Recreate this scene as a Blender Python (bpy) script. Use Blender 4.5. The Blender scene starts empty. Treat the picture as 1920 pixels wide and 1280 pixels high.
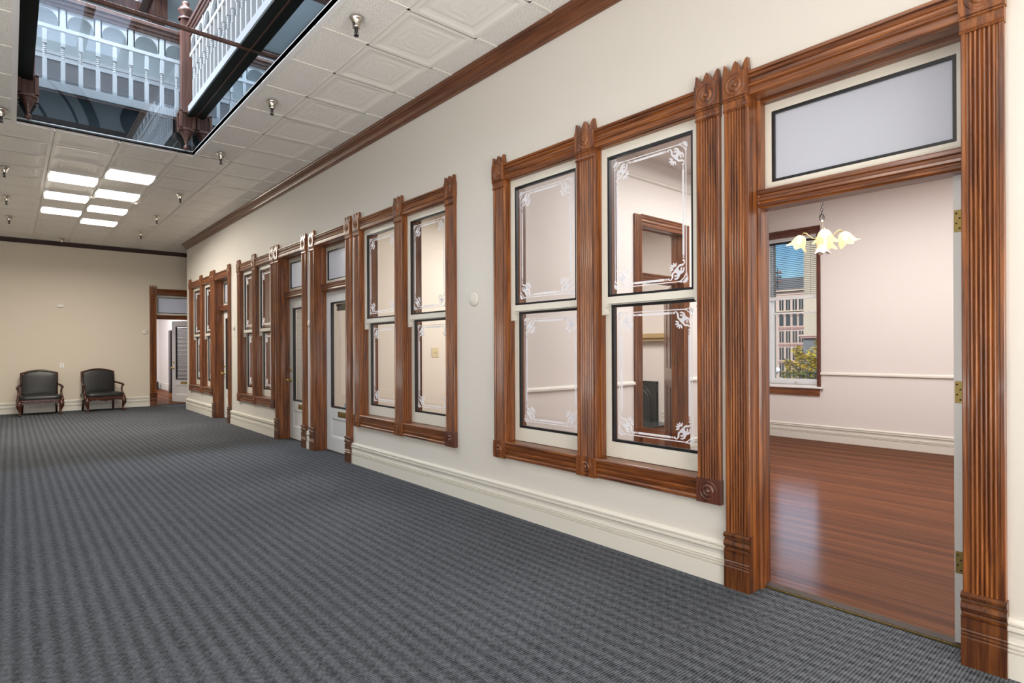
import bpy, bmesh, math, random
from mathutils import Vector, Matrix
random.seed(7)
PI = math.pi
S = bpy.context.scene
COL = S.collection
# ------------------------------------------------------------------ materials
def new_mat(name):
    m = bpy.data.materials.new(name); m.use_nodes = True
    nt = m.node_tree
    for n in list(nt.nodes): nt.nodes.remove(n)
    out = nt.nodes.new('ShaderNodeOutputMaterial')
    return m, nt, out
def lk(nt, a, b): nt.links.new(a, b)
def sset(node, **kw):
    for k, v in kw.items():
        k = k.replace('_', ' ')
        if k in node.inputs: node.inputs[k].default_value = v
def plain(name, col, rough=.5, metal=0., spec=.5, coat=0., bump=None, var=0., emit=None):
    """a principled surface; bump=(scale, strength, distance); var = slight tone variation"""
    m, nt, out = new_mat(name)
    p = nt.nodes.new('ShaderNodeBsdfPrincipled')
    p.inputs['Base Color'].default_value = (*col, 1)
    p.inputs['Roughness'].default_value = rough
    p.inputs['Metallic'].default_value = metal
    p.inputs['Specular IOR Level'].default_value = spec
    p.inputs['Coat Weight'].default_value = coat
    p.inputs['Coat Roughness'].default_value = .12
    if emit:
        p.inputs['Emission Color'].default_value = (*emit[0], 1); p.inputs['Emission Strength'].default_value = emit[1]
    lk(nt, p.outputs[0], out.inputs[0])
    if bump or var:
        tc = nt.nodes.new('ShaderNodeTexCoord')
        nz = nt.nodes.new('ShaderNodeTexNoise')
        nz.inputs['Scale'].default_value = bump[0] if bump else 3.
        nz.inputs['Detail'].default_value = 4
        lk(nt, tc.outputs['Object'], nz.inputs['Vector'])
        if bump:
            b = nt.nodes.new('ShaderNodeBump'); b.inputs['Strength'].default_value = bump[1]; b.inputs['Distance'].default_value = bump[2]
            lk(nt, nz.outputs['Fac'], b.inputs['Height']); lk(nt, b.outputs[0], p.inputs['Normal'])
        if var:
            mx = nt.nodes.new('ShaderNodeMix'); mx.data_type = 'RGBA'
            mx.inputs['A'].default_value = (*[c * (1 - var) for c in col], 1); mx.inputs['B'].default_value = (*[min(1, c * (1 + var)) for c in col], 1)
            lk(nt, nz.outputs['Fac'], mx.inputs['Factor']); lk(nt, mx.outputs['Result'], p.inputs['Base Color'])
    return m
def wood(name, axis, dark, mid, light, rough=.37, coat=.28, sc=34.):
    """varnished wood, grain running along the given axis"""
    m, nt, out = new_mat(name)
    p = nt.nodes.new('ShaderNodeBsdfPrincipled')
    tc = nt.nodes.new('ShaderNodeTexCoord'); mp = nt.nodes.new('ShaderNodeMapping')
    s = [sc, sc, sc]; s[axis] = sc * .045
    mp.inputs['Scale'].default_value = s
    n1 = nt.nodes.new('ShaderNodeTexNoise'); n1.inputs['Scale'].default_value = 1.; n1.inputs['Detail'].default_value = 6; n1.inputs['Roughness'].default_value = .62
    n1.inputs['Distortion'].default_value = .6
    n2 = nt.nodes.new('ShaderNodeTexNoise'); n2.inputs['Scale'].default_value = 3.2; n2.inputs['Detail'].default_value = 3
    lk(nt, tc.outputs['Object'], mp.inputs['Vector']); lk(nt, mp.outputs[0], n1.inputs['Vector']); lk(nt, mp.outputs[0], n2.inputs['Vector'])
    mx = nt.nodes.new('ShaderNodeMath'); mx.operation = 'MULTIPLY_ADD'; mx.inputs[1].default_value = .35; 
    lk(nt, n2.outputs['Fac'], mx.inputs[0]); lk(nt, n1.outputs['Fac'], mx.inputs[2])
    r = nt.nodes.new('ShaderNodeValToRGB')
    e = r.color_ramp.elements
    e[0].position = .50; e[0].color = (*dark, 1); e[1].position = .86; e[1].color = (*light, 1)
    k = e.new(.66); k.color = (*mid, 1)
    lk(nt, mx.outputs[0], r.inputs[0]); lk(nt, r.outputs[0], p.inputs['Base Color'])
    p.inputs['Roughness'].default_value = rough; p.inputs['Coat Weight'].default_value = coat; p.inputs['Coat Roughness'].default_value = .1
    b = nt.nodes.new('ShaderNodeBump'); b.inputs['Strength'].default_value = .12; b.inputs['Distance'].default_value = .002
    lk(nt, n1.outputs['Fac'], b.inputs['Height']); lk(nt, b.outputs[0], p.inputs['Normal'])
    lk(nt, p.outputs[0], out.inputs[0])
    return m
WD, WM, WL = (.058, .0135, .0033), (.16, .0455, .0092), (.30, .099, .0205)
M = {}
M['wood_v'] = wood('varnished_wood_upright', 2, WD, WM, WL)
M['wood_y'] = wood('varnished_wood_along', 1, WD, WM, WL)
M['wood_plinth'] = wood('worn_plinth_wood', 2, *[tuple(c * .58 for c in q) for q in (WD, WM, WL)])
M['wood_x'] = wood('varnished_wood_across', 0, WD, WM, WL)
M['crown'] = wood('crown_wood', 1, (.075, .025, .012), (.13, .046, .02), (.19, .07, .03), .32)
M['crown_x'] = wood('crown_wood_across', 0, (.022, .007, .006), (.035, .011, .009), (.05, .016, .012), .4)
M['dark_wood'] = wood('mahogany', 0, (.018, .005, .003), (.05, .012, .007), (.10, .026, .014), .25)
M['newel'] = wood('newel_wood', 2, (.045, .017, .012), (.085, .034, .023), (.13, .056, .037), .5, .1)
M['door_brown'] = wood('brown_door_wood', 2, (.05, .014, .008), (.09, .026, .014), (.13, .04, .022), .3)
M['sill_worn'] = plain('worn_threshold_wood', (.045, .028, .019), .75, bump=(40, .3, .004), var=.5)
M['tan_wood'] = plain('tan_wood', (.42, .29, .13), .45)
M['wall'] = plain('cream_wall_paint', (.655, .625, .58), .6, bump=(220, .05, .002), var=.015)
M['wall_back'] = plain('warm_wall_paint', (.66, .59, .49), .6, bump=(220, .05, .002), var=.015)
M['wall_room'] = plain('blush_wall_paint', (.72, .665, .635), .6, bump=(220, .05, .002), var=.015)
M['wall_room2'] = plain('ivory_wall_paint', (.68, .62, .545), .6)
M['trim_white'] = plain('cream_trim_paint', (.72, .69, .625), .38)
M['sash_white'] = plain('ivory_sash_paint', (.72, .69, .615), .35)
M['door_white'] = plain('white_door_paint', (.70, .70, .69), .35)
M['white_gloss'] = plain('white_vinyl', (.8, .8, .8), .3)
M['gasket'] = plain('black_glazing_gasket', (.008, .009, .011), .35)
M['brass'] = plain('brass', (.62, .43, .14), .28, metal=1.)
M['brass_dark'] = plain('worn_brass', (.36, .27, .10), .38, metal=1.)
M['hinge'] = plain('aged_brass_hinge', (.30, .22, .07), .45, metal=.6)
M['nickel'] = plain('nickel', (.62, .58, .52), .22, metal=1.)
M['black_metal'] = plain('black_iron', (.012, .012, .013), .3)
M['leather'] = plain('black_leather', (.012, .012, .013), .40, bump=(60, .12, .004))
M['acoustic'] = None
M['tile'] = plain('pressed_tile_paint', (.86, .84, .79), .35)
M['tbar'] = plain('ceiling_grid_paint', (.80, .77, .71), .4)
M['upper_wall'] = plain('grey_blue_wall_paint', (.42, .465, .48), .6)
M['upper_low'] = plain('painted_shade_grey', (.13, .125, .135), .6)  # shade on the lower far wall upstairs, put into the colour
M['upper_white'] = plain('baluster_white_paint', (.46, .475, .50), .4)
M['black_beam'] = plain('black_beam_paint', (.006, .009, .008), .6, spec=.2)
M['slab'] = plain('slab_plaster', (.3, .3, .3), .8)
M['dark_blue'] = plain('dark_slate_paint', (.05, .08, .10), .6)
M['slat_dark'] = plain('blind_slats_dark_backlit', (.015, .015, .017), .5)  # on the office blind: white slats seen backlit, shade put into the colour
M['slat_white'] = plain('blind_slats_white', (.72, .70, .66), .5)
M['slat_brown'] = plain('blind_slats_brown', (.022, .007, .008), .4)
M['blue'] = plain('light_blue_plastic', (.12, .42, .62), .4)
M['slate'] = plain('hearth_slate', (.05, .055, .06), .25)
M['plate'] = plain('wall_plate_plastic', (.66, .63, .57), .4)
M['plate_ivory'] = plain('ivory_plate', (.60, .50, .30), .4)
def math_node(nt, op, a, b=None, c=None):
    n = nt.nodes.new('ShaderNodeMath'); n.operation = op
    for i, v in enumerate((a, b, c)):
        if v is None: continue
        if isinstance(v, (int, float)): n.inputs[i].default_value = v
        else: lk(nt, v, n.inputs[i])
    return n.outputs[0]
def acoustic():
    m, nt, out = new_mat('fissured_acoustic_tile')
    p = nt.nodes.new('ShaderNodeBsdfPrincipled'); p.inputs['Roughness'].default_value = .9
    tc = nt.nodes.new('ShaderNodeTexCoord'); n = nt.nodes.new('ShaderNodeTexNoise'); n.inputs['Scale'].default_value = 120; n.inputs['Detail'].default_value = 3
    lk(nt, tc.outputs['Object'], n.inputs['Vector'])
    r = nt.nodes.new('ShaderNodeValToRGB'); e = r.color_ramp.elements
    e[0].position = .36; e[0].color = (.42, .41, .38, 1); e[1].position = .46; e[1].color = (.84, .82, .78, 1)
    lk(nt, n.outputs['Fac'], r.inputs[0]); lk(nt, r.outputs[0], p.inputs['Base Color'])
    lk(nt, p.outputs[0], out.inputs[0]); return m
M['acoustic'] = acoustic()
def glass(name, tint=(.96, .97, .97), refl=None, base=.04):
    """window glass: clear, with a mirror reflection that grows towards grazing angles"""
    m, nt, out = new_mat(name)
    t = nt.nodes.new('ShaderNodeBsdfTransparent'); t.inputs[0].default_value = (*tint, 1)
    g = nt.nodes.new('ShaderNodeBsdfGlossy'); g.inputs['Roughness'].default_value = 0.; g.inputs[0].default_value = (.95, .97, 1, 1)
    mx = nt.nodes.new('ShaderNodeMixShader')
    if refl is None:
        ge = nt.nodes.new('ShaderNodeNewGeometry'); dp = nt.nodes.new('ShaderNodeVectorMath'); dp.operation = 'DOT_PRODUCT'
        lk(nt, ge.outputs['Incoming'], dp.inputs[0]); lk(nt, ge.outputs['Normal'], dp.inputs[1])
        c1 = math_node(nt, 'SUBTRACT', 1.0, math_node(nt, 'ABSOLUTE', dp.outputs['Value']))
        lk(nt, math_node(nt, 'MULTIPLY_ADD', math_node(nt, 'POWER', c1, 5.), .93, base), mx.inputs[0])
    else: mx.inputs[0].default_value = refl
    lk(nt, t.outputs[0], mx.inputs[1]); lk(nt, g.outputs[0], mx.inputs[2]); lk(nt, mx.outputs[0], out.inputs[0])
    return m
M['glass'] = glass('clear_window_glass')
M['glass_well'] = glass('reflective_well_glass', (.92, .95, .97), .16)
M['glass_clear'] = glass('clear_well_glass', (.95, .97, .98), .035)
M['mirror'] = plain('dark_mirror_glass', (.50, .56, .60), .02, metal=1.)
def frosted():
    m, nt, out = new_mat('frosted_transom_glass')
    d = nt.nodes.new('ShaderNodeBsdfPrincipled'); d.inputs['Base Color'].default_value = (.63, .64, .68, 1); d.inputs['Roughness'].default_value = .35
    t = nt.nodes.new('ShaderNodeBsdfTranslucent'); t.inputs[0].default_value = (.75, .80, .88, 1)
    mx = nt.nodes.new('ShaderNodeMixShader'); mx.inputs[0].default_value = .55
    lk(nt, d.outputs[0], mx.inputs[1]); lk(nt, t.outputs[0], mx.inputs[2]); lk(nt, mx.outputs[0], out.inputs[0]); return m
M['frosted'] = frosted()
def etched():
    m, nt, out = new_mat('etched_white_glass')
    d = nt.nodes.new('ShaderNodeBsdfDiffuse'); d.inputs[0].default_value = (.82, .84, .90, 1)
    t = nt.nodes.new('ShaderNodeBsdfTranslucent'); t.inputs[0].default_value = (.9, .9, .95, 1)
    mx = nt.nodes.new('ShaderNodeMixShader'); mx.inputs[0].default_value = .4
    lk(nt, d.outputs[0], mx.inputs[1]); lk(nt, t.outputs[0], mx.inputs[2])
    c = nt.nodes.new('ShaderNodeBsdfTransparent'); m2 = nt.nodes.new('ShaderNodeMixShader'); m2.inputs[0].default_value = .93
    lk(nt, c.outputs[0], m2.inputs[1]); lk(nt, mx.outputs[0], m2.inputs[2]); lk(nt, m2.outputs[0], out.inputs[0]); return m
M['etched'] = etched()
def carpet():
    m, nt, out = new_mat('ribbed_carpet')
    p = nt.nodes.new('ShaderNodeBsdfPrincipled'); p.inputs['Roughness'].default_value = .95; p.inputs['Specular IOR Level'].default_value = .15
    tc = nt.nodes.new('ShaderNodeTexCoord'); sp = nt.nodes.new('ShaderNodeSeparateXYZ'); lk(nt, tc.outputs['Object'], sp.inputs[0])
    X, Y = sp.outputs[0], sp.outputs[1]
    # ribs across the hall, broken into dashes, and soft bands along the hall
    rib = math_node(nt, 'SINE', math_node(nt, 'MULTIPLY', Y, 2 * PI / .0135))
    rib = math_node(nt, 'MULTIPLY_ADD', rib, .5, .5)
    band = math_node(nt, 'SINE', math_node(nt, 'MULTIPLY', X, 2 * PI / .075))
    band = math_node(nt, 'MULTIPLY_ADD', band, .5, .5)
    wn = nt.nodes.new('ShaderNodeTexWhiteNoise'); wn.noise_dimensions = '2D'
    cc = nt.nodes.new('ShaderNodeCombineXYZ'); lk(nt, math_node(nt, 'FLOOR', math_node(nt, 'DIVIDE', X, .0125)), cc.inputs[0]); lk(nt, math_node(nt, 'FLOOR', math_node(nt, 'DIVIDE', Y, .0135)), cc.inputs[1]); lk(nt, cc.outputs[0], wn.inputs[0])
    ph = math_node(nt, 'MULTIPLY', math_node(nt, 'FLOOR', math_node(nt, 'DIVIDE', X, .0375)), .027)
    chk = math_node(nt, 'SINE', math_node(nt, 'MULTIPLY', math_node(nt, 'ADD', Y, ph), 2 * PI / .054))
    chk = math_node(nt, 'MULTIPLY_ADD', chk, .5, .5)
    nz = nt.nodes.new('ShaderNodeTexNoise'); nz.inputs['Scale'].default_value = 260; nz.inputs['Detail'].default_value = 2; lk(nt, tc.outputs['Object'], nz.inputs['Vector'])
    big = nt.nodes.new('ShaderNodeTexNoise'); big.inputs['Scale'].default_value = 1.1; big.inputs['Detail'].default_value = 3; lk(nt, tc.outputs['Object'], big.inputs['Vector'])
    v = math_node(nt, 'MULTIPLY', rib, .38)
    v = math_node(nt, 'MULTIPLY_ADD', band, .20, v)
    v = math_node(nt, 'MULTIPLY_ADD', chk, .09, v)
    v = math_node(nt, 'MULTIPLY_ADD', wn.outputs['Value'], .22, v)
    v = math_node(nt, 'MULTIPLY_ADD', nz.outputs['Fac'], .4, v)
    v = math_node(nt, 'MULTIPLY_ADD', big.outputs['Fac'], .12, v)
    v = math_node(nt, 'SUBTRACT', v, .25)
    r = nt.nodes.new('ShaderNodeValToRGB'); e = r.color_ramp.elements
    e[0].position = .12; e[0].color = (.013, .0145, .018, 1); e[1].position = .85; e[1].color = (.145, .156, .176, 1)
    lk(nt, v, r.inputs[0]); lk(nt, r.outputs[0], p.inputs['Base Color'])
    b = nt.nodes.new('ShaderNodeBump'); b.inputs['Strength'].default_value = .4; b.inputs['Distance'].default_value = .003
    lk(nt, v, b.inputs['Height']); lk(nt, b.outputs[0], p.inputs['Normal'])
    lk(nt, p.outputs[0], out.inputs[0]); return m
M['carpet'] = carpet()
def plank():
    m, nt, out = new_mat('plank_floor')
    p = nt.nodes.new('ShaderNodeBsdfDiffuse'); gl = nt.nodes.new('ShaderNodeBsdfGlossy'); gl.inputs['Roughness'].default_value = .16
    lw = nt.nodes.new('ShaderNodeLayerWeight'); lw.inputs[0].default_value = .5; ms = nt.nodes.new('ShaderNodeMixShader')
    lk(nt, math_node(nt, 'MULTIPLY_ADD', math_node(nt, 'POWER', lw.outputs['Facing'], 3.), .13, .03), ms.inputs[0]); lk(nt, p.outputs[0], ms.inputs[1]); lk(nt, gl.outputs[0], ms.inputs[2])
    tc = nt.nodes.new('ShaderNodeTexCoord'); sp = nt.nodes.new('ShaderNodeSeparateXYZ'); lk(nt, tc.outputs['Object'], sp.inputs[0])
    w = .086
    idx = math_node(nt, 'FLOOR', math_node(nt, 'DIVIDE', sp.outputs[0], w))
    fr = math_node(nt, 'FRACT', math_node(nt, 'DIVIDE', sp.outputs[0], w))
    wn = nt.nodes.new('ShaderNodeTexWhiteNoise'); wn.noise_dimensions = '1D'; lk(nt, idx, wn.inputs['W'])
    cy = nt.nodes.new('ShaderNodeCombineXYZ'); lk(nt, math_node(nt, 'MULTIPLY', sp.outputs[0], 40), cy.inputs[0]); lk(nt, math_node(nt, 'MULTIPLY', sp.outputs[1], 2.), cy.inputs[1]); lk(nt, math_node(nt, 'MULTIPLY', wn.outputs['Value'], 30), cy.inputs[2])
    nz = nt.nodes.new('ShaderNodeTexNoise'); nz.inputs['Scale'].default_value = 1.; nz.inputs['Detail'].default_value = 5; lk(nt, cy.outputs[0], nz.inputs['Vector'])
    v = math_node(nt, 'MULTIPLY_ADD', wn.outputs['Value'], .35, math_node(nt, 'MULTIPLY', nz.outputs['Fac'], .8))
    r = nt.nodes.new('ShaderNodeValToRGB'); e = r.color_ramp.elements
    e[0].position = .2; e[0].color = (.058, .020, .0095, 1); e[1].position = .95; e[1].color = (.185, .066, .027, 1)
    lk(nt, v, r.inputs[0])
    gap = math_node(nt, 'LESS_THAN', fr, .035)
    mx = nt.nodes.new('ShaderNodeMix'); mx.data_type = 'RGBA'; mx.inputs['B'].default_value = (.03, .011, .006, 1)
    lk(nt, gap, mx.inputs['Factor']); lk(nt, r.outputs[0], mx.inputs['A']); lk(nt, mx.outputs['Result'], p.inputs['Color'])
    b = nt.nodes.new('ShaderNodeBump'); b.inputs['Strength'].default_value = .25; b.inputs['Distance'].default_value = .003
    h = math_node(nt, 'MULTIPLY_ADD', wn.outputs['Value'], .4, nz.outputs['Fac']); lk(nt, h, b.inputs['Height']); lk(nt, b.outputs[0], p.inputs['Normal']); lk(nt, b.outputs[0], gl.inputs['Normal'])
    lk(nt, ms.outputs[0], out.inputs[0]); return m
M['plank'] = plank()
def lit(name, col, strength, falloff=False):
    m, nt, out = new_mat(name)
    e = nt.nodes.new('ShaderNodeEmission'); e.inputs[0].default_value = (*col, 1); e.inputs[1].default_value = strength
    lk(nt, e.outputs[0], out.inputs[0]); return m
M['troffer_lens'] = lit('lit_troffer_lens', (1, .94, .82), 4.5)
M['bulb'] = lit('lit_bulb', (1, .86, .6), 16.)
def shade_glass():
    m, nt, out = new_mat('amber_frosted_shade')
    t = nt.nodes.new('ShaderNodeBsdfTranslucent'); t.inputs[0].default_value = (.90, .66, .38, 1)
    d = nt.nodes.new('ShaderNodeBsdfPrincipled'); d.inputs['Base Color'].default_value = (.66, .50, .30, 1); d.inputs['Roughness'].default_value = .25
    c = nt.nodes.new('ShaderNodeBsdfTransparent')
    a = nt.nodes.new('ShaderNodeMixShader'); a.inputs[0].default_value = .5; lk(nt, t.outputs[0], a.inputs[1]); lk(nt, d.outputs[0], a.inputs[2])
    b = nt.nodes.new('ShaderNodeMixShader'); b.inputs[0].default_value = .8; lk(nt, c.outputs[0], b.inputs[1]); lk(nt, a.outputs[0], b.inputs[2])
    lk(nt, b.outputs[0], out.inputs[0]); return m
M['shade'] = shade_glass()
M['globe_glass'] = plain('milky_flower_glass', (.85, .78, .72), .2)
M['facade'] = plain('pink_stone_facade', (.44, .31, .235), .8, var=.08)
M['facade_band'] = plain('brown_stone_band', (.28, .14, .11), .8)
M['facade_glass'] = plain('dark_window_panes', (.02, .03, .035), .15)
M['grey_bld'] = plain('grey_concrete', (.115, .115, .11), .8, var=.06)
M['beige_bld'] = plain('beige_stucco', (.40, .32, .22), .8, var=.05)
M['leaf_y'] = plain('yellow_leaves', (.50, .34, .012), .6, var=.3)
M['leaf_g'] = plain('green_leaves', (.09, .14, .02), .6, var=.3)
M['bark'] = plain('bark', (.06, .045, .03), .9)
M['asphalt'] = plain('asphalt', (.10, .10, .10), .9)
M['globe'] = plain('white_lamp_globe', (.8, .8, .78), .3)
# ------------------------------------------------------------------ mesh builder
class MB:
    def __init__(s): s.v = []; s.f = []; s.mi = []; s.sm = []
    def add(s, vs, fs, mi=0, smooth=False, F=None):
        o = len(s.v)
        s.v += [tuple(F(*p)) if F else tuple(p) for p in vs]
        for f in fs: s.f.append([o + i for i in f]); s.mi.append(mi); s.sm.append(smooth)
        return s
    def box(s, a, b, mi=0, F=None):
        (x0, y0, z0), (x1, y1, z1) = a, b
        vs = [(x0, y0, z0), (x1, y0, z0), (x1, y1, z0), (x0, y1, z0), (x0, y0, z1), (x1, y0, z1), (x1, y1, z1), (x0, y1, z1)]
        return s.add(vs, [(0, 3, 2, 1), (4, 5, 6, 7), (0, 1, 5, 4), (1, 2, 6, 5), (2, 3, 7, 6), (3, 0, 4, 7)], mi, False, F)
    def prism(s, poly, G, s0, s1, mi=0, smooth=False):
        """poly of (t,d) swept by G(t,d,s) from s0 to s1"""
        n = len(poly)
        vs = [G(t, d, s0) for t, d in poly] + [G(t, d, s1) for t, d in poly]
        fs = [(i, (i + 1) % n, n + (i + 1) % n, n + i) for i in range(n)]
        o = len(s.v); s.add(vs, fs, mi, smooth)
        s.add([], [])
        s.f.append([o + i for i in range(n)][::-1]); s.mi.append(mi); s.sm.append(False)
        s.f.append([o + n + i for i in range(n)]); s.mi.append(mi); s.sm.append(False)
        return s
    def lathe(s, prof, c=(0, 0, 0), seg=16, ax=(0, 0, 1), mi=0, smooth=True, F=None):
        """prof of (r, h) turned about axis ax through c"""
        q = Vector((0, 0, 1)).rotation_difference(Vector(ax)); c = Vector(c)
        vs = []; n = len(prof)
        for k in range(seg):
            a = 2 * PI * k / seg
            for r, h in prof: vs.append(tuple(c + q @ Vector((max(r, 1e-5) * math.cos(a), max(r, 1e-5) * math.sin(a), h))))
        fs = []
        for k in range(seg):
            k2 = (k + 1) % seg
            for i in range(n - 1): fs.append((k * n + i, k2 * n + i, k2 * n + i + 1, k * n + i + 1))
        return s.add(vs, fs, mi, smooth, F)
    def tube(s, path, rad, seg=8, mi=0, caps=True, sq=(1, 1)):
        path = [Vector(p) for p in path]; n = len(path)
        if not hasattr(rad, '__len__'): rad = [rad] * n
        vs = []; up = None
        for i, p in enumerate(path):
            d = (path[min(i + 1, n - 1)] - path[max(i - 1, 0)]).normalized()
            if up is None: up = d.orthogonal().normalized()
            up = (up - d * up.dot(d)).normalized(); w = d.cross(up)
            for k in range(seg):
                a = 2 * PI * k / seg
                vs.append(tuple(p + (up * math.cos(a) * sq[0] + w * math.sin(a) * sq[1]) * rad[i]))
        fs = []
        for i in range(n - 1):
            for k in range(seg):
                k2 = (k + 1) % seg; fs.append((i * seg + k, i * seg + k2, (i + 1) * seg + k2, (i + 1) * seg + k))
        if caps: fs += [tuple(range(seg))[::-1], tuple((n - 1) * seg + k for k in range(seg))]
        return s.add(vs, fs, mi, True)
    def sup(s, c, r, e1=.4, e2=.4, nu=16, nv=10, mi=0, F=None):
        """superellipsoid: a cushion-like rounded box"""
        def pw(x, e): return math.copysign(abs(x) ** e, x)
        vs = []
        for j in range(nv + 1):
            v = -PI / 2 + PI * j / nv
            for i in range(nu):
                u = 2 * PI * i / nu
                x = pw(math.cos(v), e1) * pw(math.cos(u), e2); y = pw(math.cos(v), e1) * pw(math.sin(u), e2); z = pw(math.sin(v), e1)
                vs.append((c[0] + r[0] * x, c[1] + r[1] * y, c[2] + r[2] * z))
        fs = []
        for j in range(nv):
            for i in range(nu):
                i2 = (i + 1) % nu; fs.append((j * nu + i, j * nu + i2, (j + 1) * nu + i2, (j + 1) * nu + i))
        return s.add(vs, fs, mi, True, F)
    def xf(s, fn): s.v = [tuple(fn(Vector(p))) for p in s.v]; return s
    def build(s, name, mats, parent=None, recalc=True):
        if not isinstance(mats, (list, tuple)): mats = [mats]
        off = wloc(parent) if parent else Vector((0, 0, 0))
        me = bpy.data.meshes.new(name)
        me.from_pydata([tuple(Vector(p) - off) for p in s.v], [], [f for f in s.f if len(f) > 2])
        for m in mats: me.materials.append(m)
        k = [i for i, f in enumerate(s.f) if len(f) > 2]
        me.polygons.foreach_set('material_index', [s.mi[i] for i in k])
        me.polygons.foreach_set('use_smooth', [s.sm[i] for i in k])
        if recalc:
            bm = bmesh.new(); bm.from_mesh(me)
            bmesh.ops.remove_doubles(bm, verts=bm.verts, dist=1e-5)
            bmesh.ops.recalc_face_normals(bm, faces=bm.faces); bm.to_mesh(me); bm.free()
        o = bpy.data.objects.new(name, me); COL.objects.link(o)
        if parent: o.parent = parent
        return o
def wloc(o):
    l = Vector((0, 0, 0))
    while o is not None: l += Vector(o.location); o = o.parent
    return l
def tag(o, label=None, cat=None, group=None, kind=None):
    if label: o['label'] = label
    if cat: o['category'] = cat
    if group: o['group'] = group
    if kind: o['kind'] = kind
    return o
def thing(name, loc, label, cat, group=None, kind=None):
    o = bpy.data.objects.new(name, None); COL.objects.link(o); o.location = loc; o.empty_display_size = .1
    return tag(o, label, cat, group, kind)
def dup(o, parent=None):
    c = o.copy(); COL.objects.link(c); c.parent = parent
    for ch in list(o.children): dup(ch, c)
    return c
def bevel(o, w=.004, seg=2):
    m = o.modifiers.new('Bevel', 'BEVEL'); m.width = w; m.segments = seg; m.limit_method = 'ANGLE'; m.angle_limit = .6
    return o
# ------------------------------------------------------------------ key dimensions (metres)
D_CAM, H_CAM = 3.2614, 1.42
YB = 17.386          # back wall
ZC = 4.0             # hall ceiling
TH = .2              # wall thickness
YE = 15.88           # where the office wall ends
XO = 6.1             # outer wall of the offices
XL, YN = -5.0, -4.0  # left wall, near wall
OP = (-3.2, -1.42, 1.5, 8.6)  # light well x0,x1,y0,y1
def MR(a, d, z): return (-d, a, z)            # office wall: a along, d out of the wall
def MBk(a, d, z): return (a, YB - d, z)       # back wall
def MP(a, d, z): return (a, 4.25 - d, z)      # partition of the first office
# ------------------------------------------------------------------ setting: shell
DOORS = {'door_1': (.657, 1.648), 'door_2': (6.99, 8.004), 'door_3': (8.456, 9.45), 'door_4': (12.29, 13.27)}
WINS = {'window_1': (1.985, 2.815, 2.997, 3.842), 'window_2': (4.742, 5.575, 5.742, 6.597), 'window_3': (9.80, 10.6, 10.765, 11.5), 'window_4': (13.60, 14.34, 14.50, 15.38)}
HEAD = 2.881
def wall_with_holes(mb, mp, a0, a1, z1, th, holes, back=1):
    """wall from a0 to a1, holes = (lo, hi, z0, z1); depth 0..-th, room side gets material `back`"""
    hs = sorted(holes); cuts = [a0]
    segs = []; cur = a0
    for lo, hi, zb, zt in hs:
        segs.append((cur, lo, 0, z1)); segs.append((lo, hi, 0, zb)); segs.append((lo, hi, zt, z1)); cur = hi
    segs.append((cur, a1, 0, z1))
    for lo, hi, zb, zt in segs:
        if hi - lo < 1e-4 or zt - zb < 1e-4: continue
        mb.box((lo, -th / 2, zb), (hi, 0, zt), 0, mp)
        mb.box((lo, -th, zb), (hi, -th / 2, zt), back, mp)
mb = MB()
holes = [(a - .02, b + .02, 0, HEAD + .02) for a, b in DOORS.values()] + [(w[0] - .02, w[3] + .02, .60, HEAD + .02) for w in WINS.values()]
wall_with_holes(mb, MR, YN, YE, ZC, TH, holes)
tag(mb.build('wall_right', [M['wall'], M['wall_room']]), 'long cream wall with the wood-cased windows and doors', 'wall', kind='structure')
mb = MB(); wall_with_holes(mb, MBk, XL, 3.2, ZC, TH, [(-.42, .62, 0, HEAD + .02)])
tag(mb.build('wall_back', [M['wall_back'], M['wall_room']]), 'warm cream end wall behind the two black armchairs', 'wall', kind='structure')
tag(MB().box((XL - .2, YN, 0), (XL, YB + .2, ZC)).build('wall_left', M['wall']), 'cream wall on the unseen left side of the hall', 'wall', kind='structure')
tag(MB().box((XL, YN - .2, 0), (0, YN, ZC)).build('wall_front', M['wall']), 'cream wall behind the viewpoint', 'wall', kind='structure')
tag(MB().box((3.0, YE, 0), (3.2, YB, ZC)).build('wall_side', M['wall']), 'cream wall closing the side passage', 'wall', kind='structure')
mb = MB().box((XL, YN, -.05), (.15, YB + .02, 0)); mb.box((.15, YE - .1, -.05), (3.0, YB + .02, 0))
tag(mb.build('floor', M['carpet']), 'blue-grey ribbed carpet floor of the hall', 'floor', kind='structure')
mb = MB().box((.15, .25, -.05), (XO + .3, YE - .1, -.001))
tag(mb.build('floor_offices', M['plank']), 'dark reddish plank floor seen through the open doorway', 'floor', kind='structure')
tag(MB().box((-3.5, YB + .02, -.05), (1.4, 25.6, -.001)).build('floor_end_room', M['plank']), 'reddish plank floor beyond the end-wall doorway', 'floor', kind='structure')
# offices: outer wall, partitions, ceilings
mb = MB()
def MOut(a, d, z): return (XO - d, a, z)
wall_with_holes(mb, MOut, .25, YE, 4.4, .3, [(3.69, 4.46, .84, 3.17)], back=1)
tag(mb.build('wall_outer', [M['wall_room'], M['beige_bld']]), 'pale blush office wall with the daylight window', 'wall', kind='structure')
mb = MB().box((TH, .25, 0), (XO, .35, 3.7))
tag(mb.build('wall_office_side', M['wall_room']), 'blush office wall beside the open door', 'wall', kind='structure')
mb = MB()
def MPw(a, d, z): return (a, 4.25 - d, z)
wall_with_holes(mb, MPw, TH, 4.0, 3.7, .12, [(2.414, 3.328, 0, HEAD + .02)])
mb.box((4.0, 4.25, 0), (4.12, 4.74, 3.7)); mb.box((4.12, 4.62, 0), (XO, 4.74, 3.7))
tag(mb.build('wall_partition', [M['wall_room'], M['wall_room2']]), 'blush partition with a cased doorway behind the nearest window', 'wall', kind='structure')
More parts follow.
